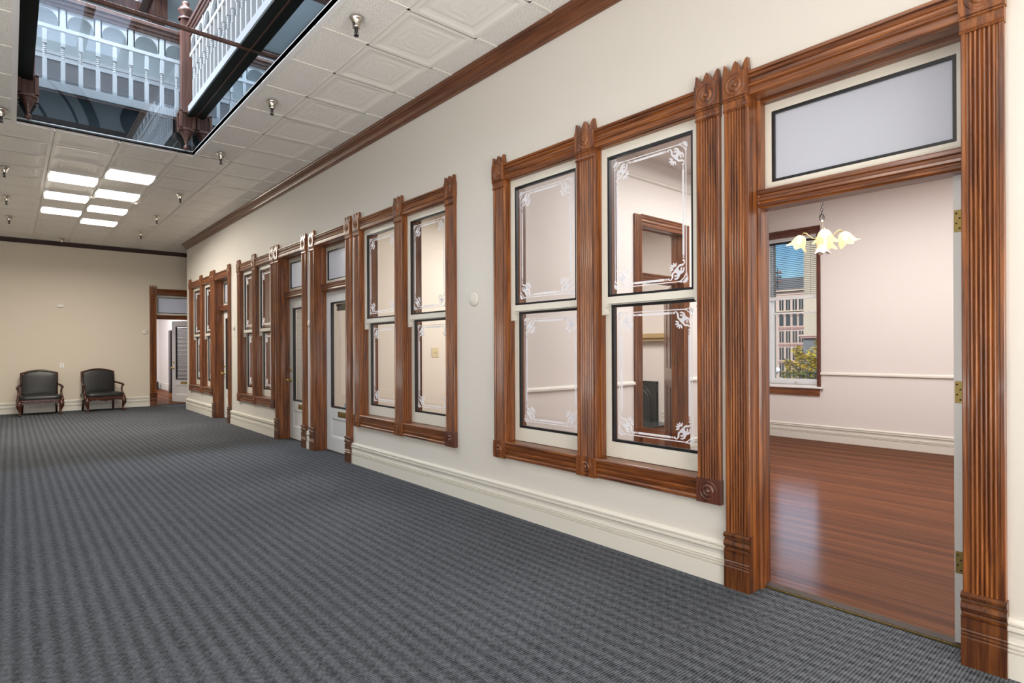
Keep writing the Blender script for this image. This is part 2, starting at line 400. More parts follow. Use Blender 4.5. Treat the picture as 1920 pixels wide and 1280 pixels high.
tag(MB().box((TH, 8.18, 0), (XO, 8.28, 3.7)).build('wall_partition', M['wall_room2']), 'ivory partition behind the second window', 'wall', kind='structure')
tag(MB().box((TH, 11.88, 0), (XO, 12.0, 3.7)).build('wall_partition', M['wall_room2']), 'ivory partition behind the third window', 'wall', kind='structure')
mb = MB().box((TH, YE - .18, 0), (3.2, YE, ZC)); mb.box((3.2, YE - .18, 0), (XO, YE, 3.7))
tag(mb.build('wall_return', M['wall']), 'cream wall return at the far corner of the window wall', 'wall', kind='structure')
tag(MB().box((TH, .25, 3.7), (XO + .3, YE, 3.78)).build('ceiling_offices', M['wall_room']), 'plain white office ceiling', 'ceiling', kind='structure')
# end room
mb = MB().box((.98, YB + .2, 0), (1.1, 25.3, 3.7)); mb.box((-3.4, 25.2, 0), (.98, 25.3, 3.7)); mb.box((-3.5, YB + .2, 0), (-3.4, 25.3, 3.7)); mb.box((-3.5, YB + .2, 3.7), (1.1, 25.3, 3.78))
tag(mb.build('wall_end_room', M['wall_room']), 'pale walls of the room beyond the end-wall doorway', 'wall', kind='structure')
mb = MB().box((.955, YB + .2, 0), (.98, 25.2, .24)); mb.box((-3.4, 25.175, 0), (.955, 25.2, .24))
tag(mb.build('baseboard_end_room', M['trim_white']), 'white baseboard in the room beyond the end-wall doorway', 'baseboard', kind='structure')
# baseboards
BASE = [(0, 0), (0, .030), (.106, .030), (.109, .019), (.113, .019), (.118, .031), (.123, .031), (.126, .019), (.130, .019), (.135, .031), (.140, .031), (.143, .019), (.147, .019), (.152, .029), (.160, .026), (.178, .024), (.198, .027), (.208, .036), (.222, .036), (.226, .019), (.231, .019), (.234, .032), (.242, .032), (.246, .022), (.257, .016), (.257, 0)]
mb = MB()
for a, b in [(YN, .502), (1.80, 6.835), (8.157, 8.302), (9.622, 12.137), (13.458, YE + .03)]:
    mb.prism(BASE, lambda t, d, s: (-d, s, t), a, b)
mb.prism(BASE, lambda t, d, s: (s, YE + d, t), -.03, 3.0)
tag(mb.build('baseboard_right', M['trim_white']), 'moulded cream baseboard below the windows', 'baseboard', kind='structure')
mb = MB(); mb.prism(BASE, lambda t, d, s: (s, YB - d, t), XL, -.548); mb.prism(BASE, lambda t, d, s: (s, YB - d, t), .75, 3.0)
tag(mb.build('baseboard_back', M['trim_white']), 'moulded cream baseboard behind the armchairs', 'baseboard', kind='structure')
mb = MB(); mb.prism(BASE, lambda t, d, s: (XL + d, s, t), YN, YB)
tag(mb.build('baseboard_left', M['trim_white']), 'moulded cream baseboard on the unseen left wall', 'baseboard', kind='structure')
mb = MB()
BR = [(t * .93, d * .8) for t, d in BASE]
mb.prism(BR, lambda t, d, s: (XO - d, s, t), .35, 4.62); mb.prism(BR, lambda t, d, s: (s, 4.25 - d, t), TH, 2.30); mb.prism(BR, lambda t, d, s: (s, 4.25 - d, t), 3.44, 4.0)
mb.prism(BR, lambda t, d, s: (XO - d, s, t), 4.74, 6.5); mb.prism(BR, lambda t, d, s: (s, 8.18 - d, t), TH, XO); mb.prism(BR, lambda t, d, s: (s, 11.88 - d, t), TH, XO)
tag(mb.build('baseboard_office', M['trim_white']), 'white moulded baseboard round the offices', 'baseboard', kind='structure')
RAIL = [(0, 0), (0, .012), (.010, .026), (.030, .026), (.045, .014), (.050, 0)]
mb = MB()
mb.prism(RAIL, lambda t, d, s: (XO - d, s, 1.0 + t), .35, 3.637); mb.prism(RAIL, lambda t, d, s: (s, 4.25 - d, .985 + t), TH, 2.302); mb.prism(RAIL, lambda t, d, s: (s, 4.25 - d, .985 + t), 3.44, 4.0)
tag(mb.build('trim_3', M['trim_white']), 'white chair rail round the nearest office', 'trim', kind='structure')
mb = MB(); mb.prism(RAIL, lambda t, d, s: (XO - d, s, 3.645 + t), .35, 4.62); mb.prism(RAIL, lambda t, d, s: (s, 4.25 - d, 3.43 + t), TH, 4.0)
tag(mb.build('trim_4', M['trim_white']), 'white picture rail high in the nearest office', 'trim', kind='structure')
# crown mouldings
CR = [(3.865, 0), (3.865, .020), (3.872, .026), (3.884, .026), (3.890, .034), (3.905, .040), (3.925, .050), (3.945, .068), (3.957, .088), (3.966, .094), (3.972, .104), (3.986, .110), (4.0, .110), (4.0, 0)]
mb = MB(); mb.prism(CR, lambda t, d, s: (-d, s, t), YN, YE + .0)
mb.prism(CR, lambda t, d, s: (s, YE + d, t), -.0, 3.0)
tag(mb.build('trim_1', M['crown']), 'brown wooden crown moulding along the window wall', 'crown moulding', kind='structure')
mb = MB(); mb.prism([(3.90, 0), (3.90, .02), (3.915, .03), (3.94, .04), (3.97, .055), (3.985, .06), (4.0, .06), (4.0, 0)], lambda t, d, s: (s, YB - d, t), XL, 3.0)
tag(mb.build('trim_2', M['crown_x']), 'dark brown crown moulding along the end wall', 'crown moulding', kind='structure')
# ------------------------------------------------------------------ ceiling
GX = [-.337 - .63 * k for k in range(8)]           # grid lines along the hall
GY = [3.84 + .667 * k for k in range(-6, 21)]      # grid lines across
LIGHTS = {(2, 9), (2, 11), (2, 13), (2, 15), (3, 10), (3, 12), (3, 14)}   # (column, row) of lit tiles
mb = MB()
x0, x1, y0, y1 = OP
def slab(a, b): mb.box((a[0], a[1], ZC), (b[0], b[1], ZC + .05))
slab((XL, YN), (x0, YB)); slab((x1, YN), (0, YB)); slab((x0, YN), (x1, y0)); 
mb2 = mb
slab((0, YE), (3.0, YB))
# behind the well: leave holes for the lit tiles
cell = lambda c, r: (GX[c + 1], GX[c], GY[r + 6], GY[r + 7])
hx = sorted([x0, GX[4], GX[3], GX[2], x1]); 
ys = sorted([y1] + [GY[r + 6] for r in range(9, 17)] + [YB])
for i in range(len(hx) - 1):
    for j in range(len(ys) - 1):
        cx, cy = (hx[i] + hx[i + 1]) / 2, (ys[j] + ys[j + 1]) / 2
        hit = any(cell(c, r)[0] < cx < cell(c, r)[1] and cell(c, r)[2] < cy < cell(c, r)[3] for c, r in LIGHTS)
        if not hit: slab((hx[i], ys[j]), (hx[i + 1], ys[j + 1]))
CEIL = tag(mb.build('ceiling', M['acoustic'], recalc=False), 'suspended ceiling of pressed and speckled white tiles', 'ceiling', kind='structure')
# pressed-metal tiles: one stamped relief repeated over the columns
def relief(u, v):
    a, b = abs(u - .5) * 2, abs(v - .5) * 2
    m = max(a, b); r = math.hypot(a, b)
    h = 0.
    def ridge(x, c, w, k): return k * max(0, 1 - abs(x - c) / w)
    h += ridge(m, .97, .06, .004)
    h += .014 * min(1, max(0, (.90 - m) / .08))
    h += ridge(m, .70, .05, .006)
    if m < .62: h += ridge(r, .52, .06, .007) + ridge(r, .34, .06, .006) + .005 * max(0, 1 - r / .22)
    return h
N = 20
def tile_mesh(mb, X0, X1, Y0, Y1):
    e = .006; vs = []; fs = []
    for j in range(N + 1):
        for i in range(N + 1):
            u, v = i / N, j / N
            vs.append((X0 + e + (X1 - X0 - 2 * e) * u, Y0 + e + (Y1 - Y0 - 2 * e) * v, ZC - .012 + relief(u, v) * .45))
    for j in range(N):
        for i in range(N): fs.append((j * (N + 1) + i, (j + 1) * (N + 1) + i, (j + 1) * (N + 1) + i + 1, j * (N + 1) + i + 1))
    mb.add(vs, fs, 0, False)
mb = MB()
for r in range(-6, 20):
    Y0, Y1 = GY[r + 6], GY[r + 7] if r + 7 < len(GY) else YB
    for c in range(0, 7):
        if (c, r) in LIGHTS: continue
        if GY[r + 6] < 8.6 - .2 and c >= 1: continue
        tile_mesh(mb, GX[c + 1], GX[c], Y0, Y1)
mb.build('pressed_tiles', M['tile'], CEIL, recalc=False)
mb = MB(); w = .012
def tb(xa, ya, xb, yb): mb.box((xa, ya, ZC - .005), (xb, yb, ZC))
for k, x in enumerate(GX):
    if k <= 1: tb(x - w, YN, x + w, YB)
    else: tb(x - w, y1 + .045 if x0 - .05 < x < x1 + .05 else YN, x + w, YB)
for y in GY:
    if y > y1 + .01: tb(XL, y - w, 0, y + w)
    else: tb(x1, y - w, 0, y + w); tb(XL, y - w, x0, y + w)
tag(mb.build('grid_bar', M['tbar'], CEIL, recalc=False), 'thin painted grid bars between the tiles')
mb = MB(); e = .045   # white angle trim round the well
for a, b in [((x1, y0), (x1 + e, y1 + e)), ((x0 - e, y0), (x0, y1 + e)), ((x0, y1), (x1, y1 + e)), ((x0, y0 - e), (x1, y0))]:
    mb.box((a[0], a[1], ZC - .012), (b[0], b[1], ZC + .06))
mb.build('well_trim', M['white_gloss'], CEIL)
# ------------------------------------------------------------------ light well and upper storey
ZF0, ZF1 = 4.445, 4.58
mb = MB()
for a, b in [((x1 + .02, -1.5), (6.4, 26)), ((-7.5, -1.5), (x0 - .02, 26)), ((x0 - .02, y1 + .12), (x1 + .02, 26)), ((x0 - .02, -1.5), (x1 + .02, y0))]:
    mb.box((a[0], a[1], ZF0 + .01), (b[0], b[1], ZF1 - .01))
tag(mb.build('floor_upper', M['slab']), 'upper storey floor round the light well', 'floor', kind='structure')
mb = MB().box((-7.6, 13.0, ZF1 - .02), (6.4, 13.2, 7.7)); mb.box((1.6, .5, ZF1 - .02), (1.8, 13, 7.7)); mb.box((-6.8, .5, ZF1 - .02), (-6.6, 13, 7.7)); mb.box((-7.6, .3, ZF1 - .02), (6.4, .5, 7.7))
WU = tag(mb.build('wall_upper', M['upper_wall']), 'grey-blue upper storey walls seen through the light well', 'wall', kind='structure')
mb = MB().box((-6, 12.93, 6.52), (1.6, 13, 6.60)); mb.box((-6, 12.90, 6.60), (1.6, 13, 6.66))
mb.build('ledge', M['upper_white'], WU)
MB().box((-6, 12.97, ZF1), (1.6, 13, 6.52)).build('lower_wall_shade', M['upper_low'], WU)  # dark panel paints the shade below the ledge
mb = MB().box((-6, .5, 6.42), (1.6, .54, 6.48)); mb.box((-6, .5, 6.56), (1.6, .56, 6.66))
mb.build('picture_rail', M['newel'], WU)
mb = MB()
def arc(cx, cz, r0, r1, a0, a1, y, n=22):
    vs = []; fs = []
    for i in range(n + 1):
        a = a0 + (a1 - a0) * i / n
        for r in (r0, r1):
            for yy in (y, y + .03): vs.append((cx + r * math.cos(a), yy, cz + r * math.sin(a)))
    for i in range(n):
        b = i * 4; fs += [(b + 1, b + 3, b + 7, b + 5), (b, b + 1, b + 5, b + 4), (b + 2, b + 6, b + 7, b + 3)]
    mb.add(vs, fs)
arc(-3.6, 6.3, 1.0, 1.06, 0, PI, .5); arc(-3.6, 6.3, 1.55, 1.60, 0, PI, .5); arc(-3.6, 6.3, 1.8, 2.0, 0, PI, .5)
mb.box((-2.6, .5, 4.6), (-2.54, .53, 6.3)); mb.box((-2.05, .5, 4.6), (-2.0, .53, 6.3)); mb.box((-1.8, .5, 4.6), (-1.6, .53, 6.3))
mb.lathe([(0, .03), (.5, .03), (.5, 0)], (-.75, .5, 7.0), 24, (0, 1, 0))
mb.build('arch_trim', M['dark_blue'], WU)
# roof with the skylight; the unseen left bay is added over a lamp
sk = (-6.0, -1.35, 2.0, 12.5); SKG = (-3.9, -3.05)
mb = MB()
for a, b in [((sk[1], -1.5), (6.6, 26)), ((-7.7, -1.5), (sk[0], 26)), ((sk[0], sk[3]), (sk[1], 26)), ((sk[0], -1.5), (sk[1], sk[2]))]:
    mb.box((a[0], a[1], 7.6), (b[0], b[1], 7.8))
mb.box((SKG[0], sk[2], 7.6), (SKG[1], sk[3], 7.8))
RF = tag(mb.build('roof', M['upper_wall']), 'grey-blue upper ceiling round the skylight', 'roof', kind='structure')
mb = MB()
for x in (sk[0], -4.9, -4.02, -3.06, -2.2, sk[1] - .14): mb.box((x, sk[2], 7.55), (x + .12, sk[3], 7.75))
for y in (sk[2], 4.6, 7.2, 9.8, sk[3] - .14): mb.box((sk[0], y, 7.52), (sk[1], y + .14, 7.74))
mb.box((-1.36, 11.6, 7.2), (-1.16, 12.25, 7.6))
mb.build('skylight_frame', M['newel'], RF)
MB().box((sk[0], sk[2], 7.79), (sk[1], sk[3], 7.8)).build('skylight_glass', M['glass'], RF)
mb = MB().box((-7.7, -1.7, 4.4), (6.6, -1.5, 7.8)); mb.box((-7.7, 25.9, 3.7), (6.6, 26, 7.8)); mb.box((-7.7, -1.5, 4.4), (-7.6, 26, 7.8)); mb.box((6.4, -1.5, 4.4), (6.6, 26, 7.8))
tag(mb.build('wall_exterior', M['beige_bld']), 'outside walls of the upper storey', 'wall', kind='structure')
# beams: white fascia over a black soffit
mb = MB().box((x1 - .10, y0, ZF0), (x1, 8.6, ZF0 + .03)); mb.box((x1 - .09, y0, ZF0 + .03), (x1, 8.6, ZF1), 1)
mb.box((x1 - .010, y0, ZF0 - .004), (x1, 8.6, ZF0), 2)
tag(mb.build('trim_5', [M['black_beam'], M['upper_white'], M['newel']]), 'black-bottomed beam along the right side of the light well', 'beam', kind='structure')
mb = MB().box((x0, y0, ZF0), (x0 + .14, 8.6, ZF0 + .03)); mb.box((x0, y0, ZF0 + .03), (x0 + .13, 8.6, ZF1), 0)
tag(mb.build('trim_6', [M['black_beam']]), 'black beam along the left side of the light well', 'beam', kind='structure')
mb = MB().box((x0, 8.64, ZF0), (x1, 8.74, ZF0 + .035)); mb.box((x0, 8.64, ZF0 + .035), (x1, 8.74, ZF1), 1); mb.box((x0, 8.628, ZF0 - .004), (x1, 8.64, ZF0 + .012), 2)
tag(mb.build('trim_7', [M['black_beam'], M['upper_white'], M['newel']]), 'beam with white fascia across the far end of the light well', 'beam', kind='structure')
mb = MB().prism([(0, 0), (0, .03), (.01, .036), (.026, .036), (.034, .03), (.034, 0)], lambda t, d, s: (s, 6.13 + t, 4.435 + d), x0, x1)
tag(mb.build('glazing_bar', M['newel']), 'thin brown bar crossing the light well', 'bar')
tag(MB().box((x1 - .002, y0, ZC + .06), (x1 + .01, 8.6, ZF0)).build('mirror_panel', M['mirror']), 'dark reflecting glass strip on right side of the light well', 'glass panel')
tag(MB().box((x0 - .01, y0, ZC + .06), (x0 + .002, 8.6, ZF0)).build('mirror_panel', M['black_beam']), 'black strip on left side of the light well', 'panel')
tag(MB().box((x0, 8.66, ZC + .06), (x1, 8.68, ZF0)).build('backing_panel', M['black_beam']), 'dark panel behind the far glass of the light well', 'panel')
tag(MB().box((x0, 8.600, ZC + .03), (x1, 8.608, 4.60)).build('glass_panel', M['glass_well']), 'low reflecting glass sheet at far end of the light well', 'glass panel')
tag(MB().box((x0, 8.600, 4.602), (x1, 8.608, 5.62)).build('glass_panel', M['glass_clear']), 'clear glass sheet in front of the far balustrade', 'glass panel')
# newel posts with hanging drops
def newel(x, y, label):
    t = thing('newel_post', (x, y, ZF1), label, 'newel post', 'newel posts of the light well')
    w = .06
    MB().box((x - w, y - w, 4.50), (x + w, y + w, 5.70)).build('post', M['newel'], t)
    mb = MB(); b = .075
    mb.box((x - b + .02, y - b + .02, 4.27), (x + b - .02, y + b - .02, 4.50))
    for sx in (-1, 1):
        for sy in (-1, 1): mb.box((x + sx * b - .018, y + sy * b - .018, 4.27), (x + sx * b + .018, y + sy * b + .018, 4.50))
    for z in (4.26, 4.48): mb.box((x - b - .018, y - b - .018, z), (x + b + .018, y + b + .018, z + .03))
    d = bevel(mb.build('drop_box', M['newel'], t), .003)
    MB().lathe([(0, 4.02), (.018, 4.022), (.030, 4.036), (.033, 4.05), (.028, 4.07), (.014, 4.085), (.016, 4.10), (.03, 4.15), (.05, 4.20), (.078, 4.245), (.085, 4.262), (0, 4.262)], (x, y, 0), 14).build('drop_finial', M['newel'], d)
    MB().lathe([(.085, 5.70), (.09, 5.72), (.05, 5.74), (.045, 5.76), (.085, 5.80), (.09, 5.83), (.06, 5.87), (.035, 5.885), (.045, 5.91), (.04, 5.94), (0, 5.95)], (x, y, 0), 14).build('cap', M['newel'], t)
newel(x1 - .10, 8.48, 'brown newel post with hanging drop at the light well corner nearest the window wall')
newel(x0 + .10, 8.48, 'brown newel post with hanging drop at the light well corner farther from the window wall')
# balustrades
def baluster(mb, x, y, tall):
    w = .021
    mb.box((x - w, y - w, ZF1), (x + w, y + w, 4.865)); mb.box((x - w, y - w, 5.015), (x + w, y + w, 5.46 if tall else 5.205))
    pr = [(0, 4.865)]
    for k in range(6):
        z = 4.868 + k * .0242
        pr += [(.011, z), (.019, z + .007), (.019, z + .016), (.011, z + .023)]
    pr.append((0, 5.015)); mb.lathe(pr, (x, y, 0), 8)
def balustrade(G, s0, ds, n, lo, hi, label):
    """G(s, q) -> x, y with s along the rail and q across it"""
    x, y = G((lo + hi) / 2, 0)
    t = thing('balustrade', (x, y, ZF1), label, 'balustrade')
    def bx(mb, sa, sb, qa, qb, za, zb): 
        def F(a, b, c): q = G(a, b); return (q[0], q[1], c)
        mb.box((sa, qa, za), (sb, qb, zb), 0, F)
    mb = MB(); bx(mb, lo, hi, -.025, .025, 5.20, 5.242); mb.build('middle_rail', M['upper_white'], t)
    mb = MB(); bx(mb, lo, hi, -.045, .045, 5.51, 5.56); bx(mb, lo, hi, -.06, .06, 5.56, 5.615); bx(mb, lo, hi, -.032, .032, 5.465, 5.515); bevel(mb.build('handrail', M['newel'], t), .008)
    mb = MB(); R = .128; th = .014    # fretwork arches, one over each pair of balusters
    k0 = -1
    while s0 + (k0) * ds < hi + ds if ds > 0 else s0 + k0 * ds > lo + ds:
        c = s0 + (k0 + 1) * ds; L = abs(ds)
        pts = []
        for i in range(13):
            a = PI * i / 12; pts.append((c - R * math.cos(a), 5.30 + R * 1.05 * math.sin(a)))
        pts = [(c - R, 5.242), (c - R - .012, 5.265), (c - R, 5.29)] + pts + [(c + R, 5.29), (c + R + .012, 5.265), (c + R, 5.242)]
        for i in range(len(pts) - 1):
            (a, za), (b, zb) = pts[i], pts[i + 1]
            ea = c - L if a <= c else c + L
            if i < len(pts) / 2 - 1: ea, eb = min(a, c - L + (a - (c - R)) * L / R), min(b, c - L + (b - (c - R)) * L / R)
            vs = []
            if max(a, b) > hi or min(a, b) < lo: continue
            for q in (-th, th):
                for s_, z_ in ((a, za), (b, zb), (b, 5.468), (a, 5.468)):
                    g = G(s_, q); vs.append((g[0], g[1], z_))
            mb.add(vs, [(0, 1, 2, 3), (4, 7, 6, 5), (0, 4, 5, 1), (2, 6, 7, 3)])
        for sg in (-1, 1):   # solid spandrel between neighbouring arches
            a, b = c + sg * R, c + sg * L
            if min(a, b) < lo or max(a, b) > hi: continue
            bx(mb, min(a, b), max(a, b), -th, th, 5.242, 5.468)
        k0 += 2
    mb.build('arch_fretwork', M['upper_white'], t)
    for k in range(n):
        s_ = s0 + k * ds
        if not lo < s_ < hi: continue
        mb = MB(); g = G(s_, 0); baluster(mb, g[0], g[1], k % 2 == 1); mb.build('baluster', M['upper_white'], t)
    return t
balustrade(lambda s, q: (s, 8.69 + q), -2.947, .17, 9, x0 + .06, x1 - .05, 'white arched balustrade across far end of the light well')
balustrade(lambda s, q: (x1 - .052 + q, s), 8.23, -.168, 40, y0, 8.38, 'white arched balustrade running along right side of the light well')
balustrade(lambda s, q: (x0 + .062 + q, s), 8.23, -.168, 40, y0, 8.38, 'white arched balustrade running along left side of the light well')
# ------------------------------------------------------------------ joinery helpers
def flute(w, base=.022, top=.031):
    """fluted board section across width w"""
    p = [(0, 0), (0, top - .003), (.003, top), (.015, top), (.019, base), (.024, base)]
    n = 6; a, b = .026, w - .026; L = (b - a) / n
    for k in range(n):
        for i in range(5):
            t = i / 4; p.append((a + L * (k + .06 + .88 * t), base + .007 * math.sin(PI * t) ** .8))
        p.append((a + L * (k + 1), base - .001))
    p += [(w - .024, base), (w - .019, base), (w - .015, top), (w - .003, top), (w, top - .003), (w, 0)]
    return p
def head_sec(h):
    """head moulding section, height h: flat band below, coves and beads above"""
    return [(0, 0), (0, .028), (.004, .032), (.030, .034), (.034, .026), (.040, .026), (.046, .036), (.056, .038), (.062, .030), (.066, .024), (.078, .022), (.088, .026), (.092, .034), (.100, .040), (.108, .036), (.112, .026), (.116, .026), (.120, .036), (.130, .040), (h - .004, .040), (h, .034), (h, 0)]
def apron_sec(h):
    return [(0, 0), (0, .026), (.008, .034), (.022, .036), (.032, .030), (.036, .022), (.042, .022), (.048, .034), (.058, .036), (.064, .022), (.070, .020), (.078, .024), (.092, .034), (.100, .036), (.104, .024), (.110, .022), (.116, .036), (.126, .040), (h - .006, .042), (h, .036), (h, 0)]
ROS = [(0, .016), (.008, .015), (.011, .009), (.013, .003), (.020, .003), (.026, .008), (.032, .009), (.036, .004), (.042, -.001), (.049, .000), (.055, .004), (.060, .002), (.063, 0)]
def block_mb(mp, a0, a1, z0, z1, dp, ros_s=1.):
    """square block with a turned bullseye rosette"""
    mb = MB(); w = a1 - a0; c = ((a0 + a1) / 2, (z0 + z1) / 2); R = .063 * ros_s; n = 24
    mb.box((a0, 0, z0), (a1, dp - .004, z1), 0, mp)
    # face plate with a round hole filled by the rosette
    ring = [(c[0] + R * math.cos(2 * PI * k / n), c[1] + R * math.sin(2 * PI * k / n)) for k in range(n)]
    hw, hh = w / 2 - .003, (z1 - z0) / 2 - .003
    sq = []
    for k in range(n):
        x, y = math.cos(2 * PI * k / n), math.sin(2 * PI * k / n); m_ = max(abs(x) / hw, abs(y) / hh); sq.append((c[0] + x / m_, c[1] + y / m_))
    vs = [mp(a, dp, z) for a, z in ring] + [mp(a, dp, z) for a, z in sq]
    mb.add(vs, [(k, (k + 1) % n, n + (k + 1) % n, n + k) for k in range(n)])
    vs = [mp(a, dp, z) for a, z in sq] + [mp(c[0] + (a - c[0]) * 1.02, dp - .005, c[1] + (z - c[1]) * 1.02) for a, z in sq]
    mb.add(vs, [(k, (k + 1) % n, n + (k + 1) % n, n + k) for k in range(n)])
    vs = []; m = len(ROS)
    for k in range(n):
        a = 2 * PI * k / n
        for r, h in ROS: vs.append(mp(c[0] + max(r, 1e-4) * ros_s * math.cos(a), dp + h - .002, c[1] + max(r, 1e-4) * ros_s * math.sin(a)))
    mb.add(vs, [(k * m + i, ((k + 1) % n) * m + i, ((k + 1) % n) * m + i + 1, k * m + i + 1) for k in range(n) for i in range(m - 1)], 0, True)
    return mb
def corner_block(mp, a0, a1, parent, mat_):
    a0 -= .007; a1 += .007
    mb = block_mb(mp, a0, a1, 2.888, 3.034, .046)
    # three-pointed crest
    w = a1 - a0; z = 3.034
    def leaf(pts): 
        vs = [mp(a0 + w * t, .006, z + h) for t, h in pts] + [mp(a0 + w * t, .036, z + h) for t, h in pts]; n = len(pts)
        mb.add(vs, [tuple(range(n)), tuple(range(2 * n - 1, n - 1, -1))] + [(i, (i + 1) % n, n + (i + 1) % n, n + i) for i in range(n)])
    leaf([(0, 0), (.03, .03), (.06, .068), (.13, .060), (.20, .040), (.26, .018), (.30, 0)])
    leaf([(.28, 0), (.33, .022), (.40, .048), (.46, .064), (.50, .070), (.54, .064), (.60, .048), (.67, .022), (.72, 0)])
    leaf([(.70, 0), (.74, .018), (.80, .040), (.87, .060), (.94, .068), (.97, .03), (1., 0)])
    # little capital below
    CAP = [(2.818, 0), (2.818, .034), (2.826, .040), (2.834, .032), (2.846, .031), (2.872, .036), (2.878, .044), (2.884, .044), (2.888, .036), (2.888, 0)]
    mb.prism(CAP, lambda t, d, s: mp(s, d, t), a0 + .004, a1 - .004)
    return mb.build('corner_block', mat_, parent)
def plinth(mp, a0, a1, parent, mat_):
    PL = [(0, 0), (0, .046), (.126, .046), (.132, .040), (.136, .040), (.142, .047), (.148, .040), (.153, .040), (.158, .047), (.164, .042), (.168, .044), (.214, .044), (.224, .050), (.230, .036), (.238, .034), (.246, .044), (.262, .052), (.278, .048), (.288, .036), (.294, .034), (.300, .050), (.316, .054), (.326, .040), (.326, 0)]
    mb = MB(); mb.prism(PL, lambda t, d, s: mp(s, d, t), a0 - .005, a1 + .005)
    return mb.build('plinth_block', mat_, parent)
def casing(mp, a0, a1, z0, z1, parent, mat_, name='side_casing'):
    mb = MB(); P = flute(a1 - a0); mb.prism(P, lambda t, d, s: mp(a0 + t, d, s), z0, z1)
    return mb.build(name, mat_, parent)
def frame_mb(mp, a0, a1, z0, z1, ga0, ga1, gz0, gz1, d0, d1):
    """rectangular frame with an opening"""
    mb = MB()
    mb.box((a0, d0, z0), (ga0, d1, z1), 0, mp); mb.box((ga1, d0, z0), (a1, d1, z1), 0, mp)
    mb.box((ga0, d0, z0), (ga1, d1, gz0), 0, mp); mb.box((ga0, d0, gz1), (ga1, d1, z1), 0, mp)
    return mb
def gasket_mb(mp, a0, a1, z0, z1, d0, d1, w=.016):
    return frame_mb(mp, a0, a1, z0, z1, a0 + w, a1 - w, z0 + w, z1 - w, d0, d1)
# ------------------------------------------------------------------ etched glass ornament
LAY = [0.]
def ribbon(mb, pts, w, F, closed=False):
    n = len(pts); vs = []; LAY[0] += 1.2e-5
    if not hasattr(w, '__len__'): w = [w] * n
    for i in range(n):
        a = pts[max(i - 1, 0)]; b = pts[min(i + 1, n - 1)]
        dx, dy = b[0] - a[0], b[1] - a[1]; L = math.hypot(dx, dy) or 1; nx, ny = -dy / L, dx / L
        vs += [F(pts[i][0] + nx * w[i] / 2, pts[i][1] + ny * w[i] / 2), F(pts[i][0] - nx * w[i] / 2, pts[i][1] - ny * w[i] / 2)]
    mb.add(vs, [(2 * i, 2 * i + 1, 2 * i + 3, 2 * i + 2) for i in range(n - 1)])
def disc(mb, c, r, F, sx=1., ang=0., n=10):
    vs = []; LAY[0] += 1.2e-5
    for k in range(n):
        a = 2 * PI * k / n; x, y = r * sx * math.cos(a), r * math.sin(a)
        vs.append(F(c[0] + x * math.cos(ang) - y * math.sin(ang), c[1] + x * math.sin(ang) + y * math.cos(ang)))
    mb.add(vs, [tuple(range(n))])
def corner_scroll(mb, F):
    """double scroll with palmettes; local (p, q) measured from the outer corner of the design"""
    for sw in (0, 1):
        G = (lambda p, q: F(q, p)) if sw else F
        c = (.098, .062); pts = []; w = []
        for i in range(34):            # spiral
            a = -PI * .15 + i * .165; r = .026 - .0185 * (i / 33)
            pts.append((c[0] + r * math.cos(a), c[1] + r * math.sin(a))); w.append(.014 - .006 * i / 33)
        tail = [(.152, .037), (.146, .030), (.136, .030), (.128, .038)]
        ribbon(mb, tail + pts, [.006, .007, .008, .010] + w, G)
        disc(mb, pts[-1], .0075, G)
        disc(mb, (.152, .037), .008, G)
        ribbon(mb, [(.072, .060), (.078, .044), (.092, .035), (.108, .036)], [.016, .014, .011, .008], G)   # outer sweep
        ribbon(mb, [(.110, .086), (.098, .094), (.084, .092), (.074, .078)], [.010, .014, .018, .016], G)
        for a in (45, 14, -18):        # inner palmette
            a = math.radians(a); disc(mb, (.104 + .026 * math.cos(a), .104 + .026 * math.sin(a)), .0060, G, 2.6, a)
        for a in (172, 200, 225):      # outer palmette
            a = math.radians(a); disc(mb, (.032 + .018 * math.cos(a), .032 + .018 * math.sin(a)), .0055, G, 2.4, a)
        ribbon(mb, [(.036, .036), (.048, .030), (.056, .020), (.050, .010), (.042, .014)], [.006, .008, .008, .007, .006], G)
    disc(mb, (.072, .072), .016, F, 1.2, -PI / 4)
